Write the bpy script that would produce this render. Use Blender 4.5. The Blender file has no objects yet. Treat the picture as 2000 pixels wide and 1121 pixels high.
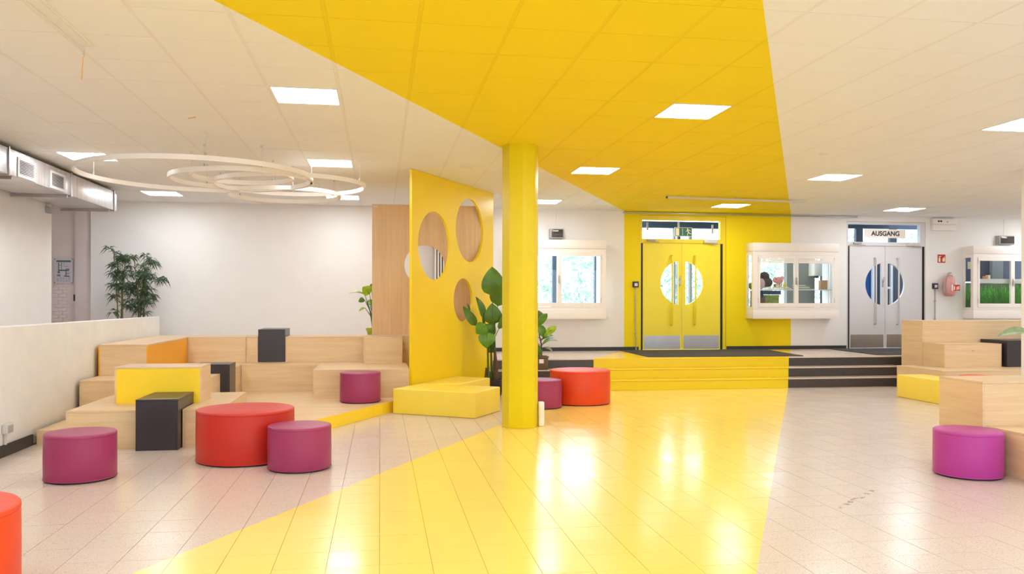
import bpy, bmesh, math, random
from mathutils import Vector, Matrix
R = random.Random(7)
PI = math.pi
SC = bpy.context.scene
COL = SC.collection

# ---------------------------------------------------------------- camera, world, exposure
cam_d = bpy.data.cameras.new('camera')
cam_d.sensor_width = 36.0
cam_d.lens = 1608.0 / 2000.0 * 36.0
cam_d.shift_y = 29.5 / 2000.0
cam_d.clip_end = 200
cam = bpy.data.objects.new('camera', cam_d)
COL.objects.link(cam)
cam.matrix_world = (Matrix.Translation((0, 0, 1.515)) @ Matrix.Rotation(-0.1590, 4, 'Z')
                    @ Matrix.Rotation(PI / 2, 4, 'X') @ Matrix.Rotation(0.002, 4, 'Z'))
SC.camera = cam

PANEL_EMIT = 28.0
world = bpy.data.worlds.new('overcast_sky')
SC.world = world
world.use_nodes = True
world.node_tree.nodes['Background'].inputs[0].default_value = (0.74, 0.88, 1.0, 1)
world.node_tree.nodes['Background'].inputs[1].default_value = 6.0
SC.view_settings.view_transform = 'Standard'
SC.view_settings.look = 'None'
SC.view_settings.gamma = 1.0
SC.view_settings.exposure = 0.08
SC.view_settings.use_curve_mapping = False
try:
    SC.cycles.max_bounces = 10
    SC.cycles.diffuse_bounces = 6
    SC.cycles.glossy_bounces = 4
    SC.cycles.transparent_max_bounces = 12
    SC.cycles.caustics_reflective = False
    SC.cycles.caustics_refractive = False
    SC.cycles.sample_clamp_indirect = 8.0
except Exception:
    pass

ZC = 3.42          # ceiling height
ZP = 0.51          # entrance platform height
YB = 16.60         # back wall
SLOPE = 0.5443     # the painted band runs diagonally: dX per dY
BAND0, BANDW = 5.03, 3.73

# ---------------------------------------------------------------- materials
def srgb(r, g, b):
    f = lambda v: (v / 255.0) / 12.92 if v <= 10 else (((v / 255.0) + 0.055) / 1.055) ** 2.4
    return (f(r), f(g), f(b), 1)

def new_mat(name):
    m = bpy.data.materials.new(name)
    m.use_nodes = True
    nt = m.node_tree
    return m, nt, nt.nodes['Principled BSDF']

class N:
    """tiny node helper"""
    def __init__(s, nt): s.nt = nt
    def node(s, t, **kw):
        n = s.nt.nodes.new(t)
        for k, v in kw.items(): setattr(n, k, v)
        return n
    def link(s, a, b): s.nt.links.new(a, b)
    def put(s, v, sock):
        if hasattr(v, 'is_output'): s.link(v, sock)
        else: sock.default_value = v
    def math(s, op, a, b=0.0, c=None):
        n = s.node('ShaderNodeMath', operation=op)
        s.put(a, n.inputs[0]); s.put(b, n.inputs[1])
        if c is not None: s.put(c, n.inputs[2])
        return n.outputs[0]
    def pos(s):
        g = s.node('ShaderNodeNewGeometry'); return g.outputs['Position']
    def vmul(s, v, k):
        n = s.node('ShaderNodeVectorMath', operation='MULTIPLY')
        s.link(v, n.inputs[0]); n.inputs[1].default_value = k; return n.outputs[0]
    def vadd(s, v, w):
        n = s.node('ShaderNodeVectorMath', operation='ADD')
        s.link(v, n.inputs[0]); s.put(w, n.inputs[1]); return n.outputs[0]
    def sep(s, v):
        n = s.node('ShaderNodeSeparateXYZ'); s.link(v, n.inputs[0]); return n.outputs
    def noise(s, v, scale, detail=3, rough=0.5, dist=0.0):
        n = s.node('ShaderNodeTexNoise'); s.link(v, n.inputs['Vector'])
        n.inputs['Scale'].default_value = scale; n.inputs['Detail'].default_value = detail
        n.inputs['Roughness'].default_value = rough; n.inputs['Distortion'].default_value = dist
        return n.outputs['Fac']
    def ramp(s, f, stops):
        n = s.node('ShaderNodeValToRGB'); s.link(f, n.inputs[0])
        e = n.color_ramp.elements
        while len(e) < len(stops): e.new(0.5)
        for i, (p, c) in enumerate(stops): e[i].position = p; e[i].color = c
        return n.outputs[0]
    def mix(s, f, a, b, mode='MIX'):
        n = s.node('ShaderNodeMix', data_type='RGBA', blend_type=mode)
        s.put(f, n.inputs[0]); s.put(a, n.inputs[6]); s.put(b, n.inputs[7])
        return n.outputs[2]
    def bump(s, h, strength, dist, bsdf):
        n = s.node('ShaderNodeBump'); s.link(h, n.inputs['Height'])
        n.inputs['Strength'].default_value = strength; n.inputs['Distance'].default_value = dist
        s.link(n.outputs[0], bsdf.inputs['Normal'])
    def band(s):
        x, y, z = s.sep(s.pos())
        t = s.math('SUBTRACT', x, s.math('MULTIPLY_ADD', y, SLOPE, BAND0 - YB * SLOPE))
        return s.math('MULTIPLY', s.math('GREATER_THAN', t, 0.0), s.math('LESS_THAN', t, BANDW))

def paint(name, col, rough=0.5, metal=0.0, spec=0.5, vary=0.04, bump=0.0, bscale=60, scale=4.0, coat=0.0):
    m, nt, b = new_mat(name); h = N(nt)
    p = h.pos()
    n = h.noise(p, scale, 4)
    dark = tuple(c * (1 - vary) for c in col[:3]) + (1,)
    lite = tuple(min(1, c * (1 + vary)) for c in col[:3]) + (1,)
    h.link(h.ramp(n, [(0.3, dark), (0.7, lite)]), b.inputs['Base Color'])
    b.inputs['Roughness'].default_value = rough
    b.inputs['Metallic'].default_value = metal
    b.inputs['Specular IOR Level'].default_value = spec
    if coat: b.inputs['Coat Weight'].default_value = coat
    if bump: h.bump(h.noise(p, bscale, 3), bump, 0.004, b)
    return m

YEL = srgb(232, 205, 4)
YEL_WALL = srgb(238, 212, 8)
M = {}
M['wall'] = paint('white_wall_paint', srgb(238, 234, 232), 0.75, spec=0.25, vary=0.015, bump=0.12, bscale=90)
M['wall2'] = paint('white_brick_paint', srgb(224, 210, 206), 0.7, spec=0.3, vary=0.02, bump=0.1)
M['parapet'] = paint('rough_parapet_paint', srgb(238, 238, 238), 0.75, spec=0.25, vary=0.03, bump=0.35, bscale=22)
M['white'] = paint('white_lacquer', srgb(240, 232, 226), 0.4, vary=0.01)
M['ring'] = paint('ring_white', srgb(238, 231, 224), 0.45, vary=0.01)
M['yellow'] = paint('yellow_paint', YEL, 0.42, vary=0.02, bump=0.05)
M['yellow_col'] = paint('yellow_column_paint', srgb(222, 201, 6), 0.45, vary=0.02, bump=0.05)
M['yellow_door'] = paint('yellow_door_lacquer', srgb(238, 216, 36), 0.35, vary=0.015)
M['yellow_board'] = paint('yellow_laminate', srgb(242, 208, 4), 0.36, vary=0.015)
M['yellow_lam'] = paint('lemon_laminate', srgb(250, 212, 36), 0.45, vary=0.01)
M['orange_lam'] = paint('amber_laminate', srgb(240, 168, 14), 0.4, vary=0.015)
M['yellow_vinyl'] = paint('yellow_leatherette', srgb(244, 217, 80), 0.42, vary=0.02, bump=0.12, bscale=240)
M['red_vinyl'] = paint('red_leatherette', srgb(196, 40, 28), 0.45, vary=0.03, bump=0.12, bscale=240)
M['orange_vinyl'] = paint('orange_leatherette', srgb(222, 66, 26), 0.45, vary=0.03, bump=0.12, bscale=240)
M['pink_vinyl'] = paint('magenta_leatherette', srgb(156, 50, 96), 0.42, vary=0.03, bump=0.12, bscale=240)
M['mag_vinyl'] = paint('purple_leatherette', srgb(178, 56, 148), 0.42, vary=0.03, bump=0.12, bscale=240)
M['anthracite'] = paint('anthracite_laminate', srgb(52, 47, 53), 0.32, vary=0.05)
M['black'] = paint('black_rubber', srgb(30, 27, 26), 0.6, vary=0.1)
M['base_dark'] = paint('dark_skirting', srgb(48, 46, 48), 0.5, vary=0.08)
M['mat'] = paint('doormat_fibre', srgb(66, 62, 60), 0.95, vary=0.2, bump=0.6, bscale=300, scale=90)
M['steel'] = paint('brushed_steel', srgb(176, 170, 168), 0.32, metal=0.9, vary=0.06)
M['zinc'] = None
M['grey_pl'] = paint('grey_plastic', srgb(170, 164, 160), 0.5, vary=0.02)
M['lgrey_pl'] = paint('pale_grey_plastic', srgb(206, 202, 198), 0.5, vary=0.02)
M['greydoor'] = paint('pale_grey_door_lacquer', srgb(214, 210, 212), 0.35, vary=0.01)
M['dark_screen'] = paint('smoked_plastic', srgb(62, 56, 54), 0.2, vary=0.1)
M['navy'] = paint('navy_plastic', srgb(36, 46, 66), 0.4, vary=0.05)
M['slate'] = paint('slate_blue_paint', srgb(58, 64, 80), 0.6, vary=0.05)
M['slate2'] = paint('dark_slate_blue_paint', srgb(34, 46, 66), 0.5, vary=0.05)
M['sky_panel'] = paint('pale_blue_panel', srgb(130, 160, 190), 0.6, vary=0.02)
M['bright_blue'] = paint('bright_blue_panel', srgb(30, 80, 150), 0.5, vary=0.04)
M['room_grey'] = paint('grey_plaster', srgb(128, 128, 126), 0.7, vary=0.03)
M['sign_green'] = paint('sign_green', srgb(0, 92, 58), 0.45, vary=0.02)
M['sign_cream'] = paint('sign_cream', srgb(238, 228, 196), 0.5, vary=0.01)
M['sign_white'] = paint('sign_white', srgb(238, 226, 220), 0.45, vary=0.01)
M['sign_red'] = paint('sign_red', srgb(190, 26, 26), 0.45, vary=0.02)
M['ink'] = paint('black_print', srgb(24, 24, 28), 0.5, vary=0.02)
M['plan_plate'] = paint('plan_plate_acrylic', srgb(206, 196, 206), 0.25, vary=0.01)
M['plan_green'] = paint('plan_green_print', srgb(72, 104, 92), 0.5, vary=0.02)
M['plan_grey'] = paint('plan_grey_print', srgb(128, 132, 130), 0.5, vary=0.02)
M['bag'] = paint('clouded_plastic_cover', srgb(214, 152, 150), 0.25, vary=0.12, scale=14)
M['ext_red'] = paint('extinguisher_red', srgb(198, 70, 66), 0.3, vary=0.05)
M['leaf_dark'] = paint('deep_green_leaf', srgb(72, 108, 18), 0.38, vary=0.25, scale=9)
M['leaf_mid'] = paint('mid_green_leaf', srgb(86, 134, 30), 0.38, vary=0.25, scale=12)
M['leaf_lime'] = paint('lime_green_leaf', srgb(150, 180, 24), 0.4, vary=0.2, scale=20)
M['leaf_grey'] = paint('grey_green_leaf', srgb(128, 144, 100), 0.5, vary=0.15, scale=30)
M['bamboo_leaf'] = paint('bamboo_leaf', srgb(70, 94, 66), 0.4, vary=0.6, scale=16)
M['cane'] = paint('bamboo_cane', srgb(106, 100, 50), 0.5, vary=0.25, scale=20)
M['stalk'] = paint('green_stalk', srgb(66, 92, 34), 0.5, vary=0.15, scale=20)
M['bark'] = paint('brown_bark', srgb(84, 60, 38), 0.8, vary=0.25, scale=30)
M['pot_brown'] = paint('brown_pot', srgb(98, 76, 54), 0.55, vary=0.08)
M['pot_lime'] = paint('lime_pot', srgb(160, 178, 44), 0.4, vary=0.05)
M['pot_black'] = paint('black_pot', srgb(40, 34, 30), 0.6, vary=0.1)
M['soil'] = paint('potting_soil', srgb(52, 38, 28), 0.95, vary=0.3, scale=60)
M['orange_cord'] = paint('orange_cord', srgb(236, 160, 40), 0.6, vary=0.05)
M['garden_leaf'] = paint('garden_leaf', srgb(198, 218, 200), 0.6, vary=0.35, scale=2.0)  # overexposed daylight painted in: far paler than the leaves themselves
M['paving'] = paint('pale_paving', srgb(190, 188, 184), 0.8, vary=0.08)
M['plush_dark'] = paint('dark_plush', srgb(74, 64, 60), 0.95, vary=0.15, bump=0.5, bscale=120)
M['plush_pink'] = paint('pink_plush', srgb(232, 158, 166), 0.95, vary=0.06, bump=0.5, bscale=120)
M['cloth_grey'] = paint('pale_cloth', srgb(206, 176, 184), 0.9, vary=0.1)
M['shred'] = paint('cream_paper', srgb(238, 228, 206), 0.8, vary=0.04)
M['card'] = paint('brown_cardboard', srgb(176, 136, 98), 0.8, vary=0.06)
M['teal'] = paint('teal_paper', srgb(120, 188, 190), 0.7, vary=0.05)
M['bk_blue'] = paint('blue_box_print', srgb(48, 56, 110), 0.4, vary=0.3, scale=30)
M['bk_brown'] = paint('brown_box_print', srgb(112, 66, 52), 0.4, vary=0.4, scale=40)
M['bk_green'] = paint('green_box_print', srgb(132, 148, 40), 0.4, vary=0.4, scale=40)
M['bk_orange'] = paint('orange_box_print', srgb(214, 140, 50), 0.5, vary=0.3, scale=40)
M['ball_green'] = paint('green_felt', srgb(96, 130, 70), 0.9, vary=0.1)
M['lemon'] = paint('yellow_felt', srgb(214, 206, 60), 0.9, vary=0.08)
M['water_leaf'] = paint('water_plant_green', srgb(74, 150, 26), 0.45, vary=0.6, scale=26)
M['gap'] = paint('shadow_joint', srgb(120, 104, 92), 0.9, vary=0.05)
M['ceil_void'] = paint('ceiling_void', srgb(70, 62, 54), 0.9, vary=0.05)

def emitter(name, col, k):
    m, nt, b = new_mat(name)
    b.inputs['Base Color'].default_value = (0.9, 0.9, 0.9, 1)
    b.inputs['Emission Color'].default_value = col
    b.inputs['Emission Strength'].default_value = k
    return m
M['led'] = emitter('led_diffuser', (0.94, 0.99, 1.03, 1), PANEL_EMIT)
M['tank_led'] = emitter('aquarium_lamp', (0.95, 1.0, 0.9, 1), 10.0)

def glass(name, tint, k=0.9):
    m = bpy.data.materials.new(name); m.use_nodes = True
    nt = m.node_tree; nt.nodes.clear(); h = N(nt)
    o = h.node('ShaderNodeOutputMaterial'); t = h.node('ShaderNodeBsdfTransparent'); g = h.node('ShaderNodeBsdfGlossy')
    t.inputs[0].default_value = tint
    g.inputs['Roughness'].default_value = 0.02
    fr = h.node('ShaderNodeFresnel'); fr.inputs[0].default_value = 1.45
    x = h.node('ShaderNodeMixShader')
    gm = h.node('ShaderNodeNewGeometry')
    h.link(h.math('MULTIPLY', fr.outputs[0], h.math('SUBTRACT', 1.0, gm.outputs['Backfacing'])), x.inputs[0]); h.link(t.outputs[0], x.inputs[1]); h.link(g.outputs[0], x.inputs[2])
    h.link(x.outputs[0], o.inputs[0])
    return m
M['glass'] = glass('window_glass', (0.95, 0.975, 0.98, 1))
M['water'] = glass('tank_water', (0.75, 0.88, 0.7, 1))

def wood(name, axis, base, dark, knot):
    m, nt, b = new_mat(name); h = N(nt)
    oi = h.node('ShaderNodeObjectInfo')
    off = h.node('ShaderNodeCombineXYZ')
    r10 = h.math('MULTIPLY', oi.outputs['Random'], 17.0)
    for i in range(3): h.link(r10, off.inputs[i])
    p = h.vadd(h.pos(), off.outputs[0])
    k = {'x': (0.55, 9, 9), 'y': (9, 0.55, 9), 'z': (9, 9, 0.55)}[axis]
    k2 = {'x': (2.0, 90, 90), 'y': (90, 2.0, 90), 'z': (90, 90, 2.0)}[axis]
    k3 = {'x': (3.2, 6.5, 6.5), 'y': (6.5, 3.2, 6.5), 'z': (6.5, 6.5, 3.2)}[axis]
    n1 = h.noise(h.vmul(p, k), 1.0, 5, 0.6, 1.2)
    n2 = h.noise(h.vmul(p, k2), 1.0, 2, 0.5)
    f = h.math('ADD', h.math('MULTIPLY', n1, 0.72), h.math('MULTIPLY', n2, 0.28))
    c = h.ramp(f, [(0.30, dark), (0.62, base)])
    v = h.node('ShaderNodeTexVoronoi'); h.link(h.vmul(p, k3), v.inputs['Vector']); v.inputs['Scale'].default_value = 0.62
    kn = h.ramp(v.outputs['Distance'], [(0.0, (1, 1, 1, 1)), (0.085, (0, 0, 0, 1))])
    kn = h.math('MULTIPLY', h.sep(kn)[0], h.math('MULTIPLY', h.math('GREATER_THAN', h.sep(v.outputs['Color'])[0], 0.55), 0.8))
    h.link(h.mix(kn, c, knot), b.inputs['Base Color'])
    b.inputs['Roughness'].default_value = 0.42
    b.inputs['Specular IOR Level'].default_value = 0.4
    return m
WB, WD, WK = srgb(228, 200, 160), srgb(211, 179, 138), srgb(182, 143, 100)
for a in 'xyz': M['wood_' + a] = wood('pale_oak_grain_along_' + a, a, WB, WD, WK)
M['wood_panel'] = wood('oak_panel_upright_grain', 'z', srgb(226, 192, 148), srgb(210, 172, 126), srgb(176, 130, 86))

def speckle(h, p, base, specks):
    """terrazzo: crushed stone chips in a pale matrix"""
    c = base
    for i, (scale, lim, col) in enumerate(specks):
        v = h.node('ShaderNodeTexVoronoi'); h.link(h.vadd(p, (i * 3.1, i * 1.7, i * 0.9)), v.inputs['Vector'])
        v.inputs['Scale'].default_value = scale
        lo = h.math('LESS_THAN', v.outputs['Distance'], lim)
        wn = h.sep(v.outputs['Color'])[0]
        keep = h.math('MULTIPLY', lo, h.math('GREATER_THAN', wn, 0.45))
        c = h.mix(keep, c, col)
    return c

def floor_mat():
    m, nt, b = new_mat('terrazzo_with_yellow_band'); h = N(nt)
    p = h.pos()
    t = h.node('ShaderNodeVectorMath', operation='FLOOR')
    h.link(h.vadd(h.vmul(p, (1 / 0.3, 1 / 0.3, 0.0)), (0.003, 0.003, 0.5)), t.inputs[0])
    wn = h.node('ShaderNodeTexWhiteNoise', noise_dimensions='3D'); h.link(t.outputs[0], wn.inputs['Vector'])
    tone = wn.outputs['Value']
    terr = speckle(h, p, srgb(214, 202, 193), [(150, 0.32, srgb(204, 180, 166)), (95, 0.26, srgb(176, 146, 132)), (120, 0.22, srgb(240, 232, 226)), (60, 0.16, srgb(130, 106, 96))])
    big = h.noise(p, 0.8, 3)
    terr = h.mix(h.math('MULTIPLY', tone, 0.32), terr, srgb(206, 186, 174))
    terr = h.mix(h.math('MULTIPLY', big, 0.25), terr, srgb(218, 199, 187))
    yel = h.mix(h.math('MULTIPLY', tone, 0.15), srgb(248, 221, 118), srgb(245, 214, 98))
    # a few scuffs in the paint
    sc = h.ramp(h.noise(p, 5.0, 8, 0.75), [(0.70, (0, 0, 0, 1)), (0.78, (0.4, 0.4, 0.4, 1))])
    yel = h.mix(sc, yel, srgb(226, 178, 40))
    # worn scuff streak on the terrazzo, right of the yellow band
    x, y, z = h.sep(p)
    al = h.math('ADD', h.math('MULTIPLY', h.math('SUBTRACT', x, 3.65), 0.786), h.math('MULTIPLY', h.math('SUBTRACT', y, 5.866), 0.619))
    ac = h.math('ADD', h.math('MULTIPLY', h.math('SUBTRACT', x, 3.65), -0.619), h.math('MULTIPLY', h.math('SUBTRACT', y, 5.866), 0.786))
    inside = h.math('MULTIPLY', h.math('LESS_THAN', h.math('ABSOLUTE', al), 0.40), h.math('LESS_THAN', h.math('ABSOLUTE', ac), 0.028))
    spot = h.math('GREATER_THAN', h.noise(p, 14.0, 4, 0.65), 0.56)
    terr = h.mix(h.math('MULTIPLY', h.math('MULTIPLY', inside, spot), 0.6), terr, srgb(120, 92, 82))
    bd = h.band()
    h.link(h.mix(bd, terr, yel), b.inputs['Base Color'])
    rr = h.math('MULTIPLY_ADD', tone, 0.06, 0.20)
    h.link(h.math('ADD', h.math('MULTIPLY', bd, -0.05), rr), b.inputs['Roughness'])
    b.inputs['Specular IOR Level'].default_value = 0.5
    h.bump(h.noise(p, 2.2, 3), 0.10, 0.006, b)
    return m
M['floor'] = floor_mat()

def grout_mat():
    m, nt, b = new_mat('floor_joint'); h = N(nt)
    h.link(h.mix(h.band(), srgb(136, 112, 98), srgb(220, 178, 60)), b.inputs['Base Color'])
    b.inputs['Roughness'].default_value = 0.9
    return m
M['grout'] = grout_mat()

def ceil_mat(name, white, yellow, bump=0.2):
    m, nt, b = new_mat(name); h = N(nt)
    p = h.pos()
    n = h.noise(p, 1.3, 3)
    w = h.mix(n, white, tuple(c * 0.97 for c in white[:3]) + (1,))
    h.link(h.mix(h.band(), w, yellow), b.inputs['Base Color'])
    b.inputs['Roughness'].default_value = 0.8
    b.inputs['Specular IOR Level'].default_value = 0.2
    if bump: h.bump(h.noise(p, 220, 2), bump, 0.002, b)
    return m
M['ceil'] = ceil_mat('ceiling_tile_paint', srgb(238, 237, 235), srgb(240, 214, 26))
M['ceil_bar'] = ceil_mat('ceiling_bar_paint', srgb(233, 230, 227), srgb(234, 207, 22), 0)

def step_mat():
    m, nt, b = new_mat('dark_terrazzo_riser_with_band'); h = N(nt)
    p = h.pos()
    dk = speckle(h, p, srgb(62, 56, 54), [(140, 0.30, srgb(92, 84, 80)), (70, 0.16, srgb(136, 128, 122))])
    h.link(h.mix(h.band(), dk, YEL), b.inputs['Base Color'])
    b.inputs['Roughness'].default_value = 0.35
    return m
M['riser'] = step_mat()
def tread_mat():
    m, nt, b = new_mat('pale_terrazzo_tread_with_band'); h = N(nt)
    p = h.pos()
    lt = speckle(h, p, srgb(216, 200, 188), [(120, 0.28, srgb(186, 164, 150)), (70, 0.2, srgb(150, 128, 116))])
    h.link(h.mix(h.band(), lt, srgb(248, 210, 40)), b.inputs['Base Color'])
    b.inputs['Roughness'].default_value = 0.22
    return m
M['tread'] = tread_mat()
def backwall_mat():
    m, nt, b = new_mat('back_wall_paint_with_yellow_field'); h = N(nt)
    p = h.pos(); x, y, z = h.sep(p)
    inb = h.math('MULTIPLY', h.math('GREATER_THAN', x, 5.03), h.math('LESS_THAN', x, 8.76))
    n = h.noise(p, 3, 4)
    w = h.mix(n, srgb(238, 234, 232), srgb(232, 228, 225))
    h.link(h.mix(inb, w, YEL_WALL), b.inputs['Base Color'])
    b.inputs['Roughness'].default_value = 0.7
    b.inputs['Specular IOR Level'].default_value = 0.3
    h.bump(h.noise(p, 90, 3), 0.12, 0.004, b)
    return m
M['backwall'] = backwall_mat()
def zinc_mat():
    m, nt, b = new_mat('galvanised_sheet'); h = N(nt)
    p = h.pos()
    n = h.noise(h.vmul(p, (3, 14, 1.2)), 1.0, 5, 0.6)
    h.link(h.ramp(n, [(0.3, srgb(204, 199, 198)), (0.7, srgb(230, 227, 226))]), b.inputs['Base Color'])
    b.inputs['Metallic'].default_value = 0.85
    h.link(h.math('MULTIPLY_ADD', n, 0.2, 0.28), b.inputs['Roughness'])
    return m
M['zinc'] = zinc_mat()

# ---------------------------------------------------------------- mesh building
def world_loc(o):
    v = Vector((0, 0, 0))
    while o is not None:
        v += o.location; o = o.parent
    return v

class MB:
    def __init__(s): s.v = []; s.f = []; s.sm = []
    def add(s, vs, fs):
        b = len(s.v); s.v += [tuple(v) for v in vs]; s.f += [tuple(b + i for i in f) for f in fs]; return s
    def box(s, x0, x1, y0, y1, z0, z1):
        x0, x1 = sorted((x0, x1)); y0, y1 = sorted((y0, y1)); z0, z1 = sorted((z0, z1))
        return s.add([(x0, y0, z0), (x1, y0, z0), (x1, y1, z0), (x0, y1, z0), (x0, y0, z1), (x1, y0, z1), (x1, y1, z1), (x0, y1, z1)],
                     [(3, 2, 1, 0), (4, 5, 6, 7), (0, 1, 5, 4), (1, 2, 6, 5), (2, 3, 7, 6), (3, 0, 4, 7)])
    def prism(s, poly, z0, z1):
        n = len(poly)
        a = sum(poly[i][0] * poly[(i + 1) % n][1] - poly[(i + 1) % n][0] * poly[i][1] for i in range(n))
        if a < 0: poly = poly[::-1]
        return s.add([(x, y, z0) for x, y in poly] + [(x, y, z1) for x, y in poly],
                     [tuple(range(n - 1, -1, -1)), tuple(range(n, 2 * n))] + [(i, (i + 1) % n, n + (i + 1) % n, n + i) for i in range(n)])
    def lathe(s, prof, cx, cy, seg=48, cap0=True, cap1=True):
        n = len(prof)
        vs = [(cx + r * math.cos(2 * PI * k / seg), cy + r * math.sin(2 * PI * k / seg), z) for r, z in prof for k in range(seg)]
        fs = [(i * seg + k, i * seg + (k + 1) % seg, (i + 1) * seg + (k + 1) % seg, (i + 1) * seg + k) for i in range(n - 1) for k in range(seg)]
        if cap0: fs.append(tuple(range(seg - 1, -1, -1)))
        if cap1: fs.append(tuple((n - 1) * seg + k for k in range(seg)))
        return s.add(vs, fs)
    def tube(s, pts, r, seg=8):
        pts = [Vector(p) for p in pts]
        rs = r if isinstance(r, (list, tuple)) else [r] * len(pts)
        vs = []; up = Vector((0.13, 0.21, 0.97))
        for i, p in enumerate(pts):
            d = (pts[min(i + 1, len(pts) - 1)] - pts[max(i - 1, 0)]).normalized()
            a = d.cross(up)
            if a.length < 1e-3: a = d.cross(Vector((1, 0, 0)))
            a.normalize(); b = d.cross(a)
            vs += [p + (a * math.cos(2 * PI * k / seg) + b * math.sin(2 * PI * k / seg)) * rs[i] for k in range(seg)]
        n = len(pts)
        fs = [(i * seg + k, i * seg + (k + 1) % seg, (i + 1) * seg + (k + 1) % seg, (i + 1) * seg + k) for i in range(n - 1) for k in range(seg)]
        fs += [tuple(range(seg - 1, -1, -1)), tuple((n - 1) * seg + k for k in range(seg))]
        return s.add(vs, fs)
    def disc_y(s, cx, cz, r, y0, y1, seg=20):
        vs = [(cx + r * math.cos(2 * PI * k / seg), y, cz + r * math.sin(2 * PI * k / seg)) for y in (y0, y1) for k in range(seg)]
        return s.add(vs, [tuple(range(seg)), tuple(range(2 * seg - 1, seg - 1, -1))] + [(k, seg + k, seg + (k + 1) % seg, (k + 1) % seg) for k in range(seg)])
    def ball(s, c, r, seg=16, rings=10):
        vs = []; c = Vector(c); r = r if isinstance(r, (tuple, list)) else (r, r, r)
        for i in range(rings + 1):
            t = PI * (i + 0.0005 * (i == 0) - 0.0005 * (i == rings)) / rings
            for k in range(seg):
                a = 2 * PI * k / seg
                vs.append((c.x + r[0] * math.sin(t) * math.cos(a), c.y + r[1] * math.sin(t) * math.sin(a), c.z - r[2] * math.cos(t)))
        fs = [(i * seg + k, i * seg + (k + 1) % seg, (i + 1) * seg + (k + 1) % seg, (i + 1) * seg + k) for i in range(rings) for k in range(seg)]
        return s.add(vs, fs)
    def build(s, name, mat, parent=None, smooth=None, bevel=0.0, segs=2, rel=True, loc=None):
        me = bpy.data.meshes.new(name)
        off = world_loc(parent) if (parent is not None and rel) else Vector((0, 0, 0))
        if loc is not None: off = off + Vector(loc)
        me.from_pydata([(x - off.x, y - off.y, z - off.z) for x, y, z in s.v], [], s.f)
        if bevel:
            bm = bmesh.new(); bm.from_mesh(me)
            bmesh.ops.bevel(bm, geom=[e for e in bm.edges if len(e.link_faces) == 2 and e.calc_face_angle(0) > 0.6], offset=bevel, segments=segs, profile=0.5, affect='EDGES', clamp_overlap=True)
            bm.to_mesh(me); bm.free()
        me.materials.append(mat)
        if smooth is not None or bevel:
            me.shade_smooth()
            me.set_sharp_from_angle(angle=smooth if smooth else 0.7)
        me.update()
        o = bpy.data.objects.new(name, me); COL.objects.link(o)
        if parent is not None: o.parent = parent
        if loc is not None: o.location = loc
        return o

def plate(outer, holes, a0, a1, place):
    """a flat plate with holes: 2-D loops, thickness a0..a1, place(u, v, a) -> xyz"""
    bm = bmesh.new(); loops = []
    for lp in [outer] + holes:
        vs = [bm.verts.new((u, v, 0)) for u, v in lp]; loops.append(vs)
    bm.verts.index_update()
    eds = []
    for vs in loops:
        for i in range(len(vs)): eds.append(bm.edges.new((vs[i], vs[(i + 1) % len(vs)])))
    bmesh.ops.triangle_fill(bm, use_beauty=True, use_dissolve=False, edges=eds)
    bm.verts.index_update(); bm.normal_update()
    tris = []
    for f in bm.faces:
        t = [v.index for v in f.verts]
        if f.normal.z < 0: t.reverse()
        tris.append(t)
    uv = [(v.co.x, v.co.y) for v in bm.verts]; n = len(uv)
    idx = [[v.index for v in vs] for vs in loops]
    bm.free()
    mb = MB()
    fs = [tuple(t) for t in tris] + [tuple(n + i for i in reversed(t)) for t in tris]
    for lp in idx:
        for i in range(len(lp)):
            a, b = lp[i], lp[(i + 1) % len(lp)]
            fs.append((a, n + a, n + b, b))
    mb.add([place(u, v, a0) for u, v in uv] + [place(u, v, a1) for u, v in uv], fs)
    return mb

def fix_normals(o):
    bm = bmesh.new(); bm.from_mesh(o.data)
    bmesh.ops.recalc_face_normals(bm, faces=bm.faces[:]); bm.to_mesh(o.data); bm.free()
    return o
def rect(u0, u1, v0, v1): return [(u0, v0), (u1, v0), (u1, v1), (u0, v1)]
def circ(cu, cv, r, n=56): return [(cu + r * math.cos(2 * PI * k / n), cv + r * math.sin(2 * PI * k / n)) for k in range(n)]

def empty(name, loc):
    o = bpy.data.objects.new(name, None); COL.objects.link(o); o.location = loc
    o.empty_display_size = 0.1; return o
def tag(o, label, cat, group=None):
    o['label'] = label; o['category'] = cat
    if group: o['group'] = group
    return o
def thing(name, label, cat, loc, group=None): return tag(empty(name, loc), label, cat, group)
def struct(o): o['kind'] = 'structure'; return o
def stuff(o): o['kind'] = 'stuff'; return o
def copy_tree(o, parent=None):
    kids = [c for c in o.children]
    c = o.copy(); COL.objects.link(c)
    if parent is not None: c.parent = parent
    for k in kids: copy_tree(k, c)
    return c
def BX(*a): return MB().box(*a)

# view test used only to choose which tiles are large enough to be separate pieces
CY, SY = math.cos(0.159), math.sin(0.159)
def screen(x, y, z):
    d = SY * x + CY * y
    if d < 0.3: return None
    return (1000 + 1608 * (CY * x - SY * y) / d, 590 - 1608 * (z - 1.515) / d, d)
def pick_largest(cells, z, n=300):
    s = []
    for c in cells:
        p = screen(c[0], c[1], z)
        if p and -40 < p[0] < 2040 and -60 < p[1] < 1180: s.append((p[2], c))
    s.sort(); return set(c for _, c in s[:n])

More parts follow.
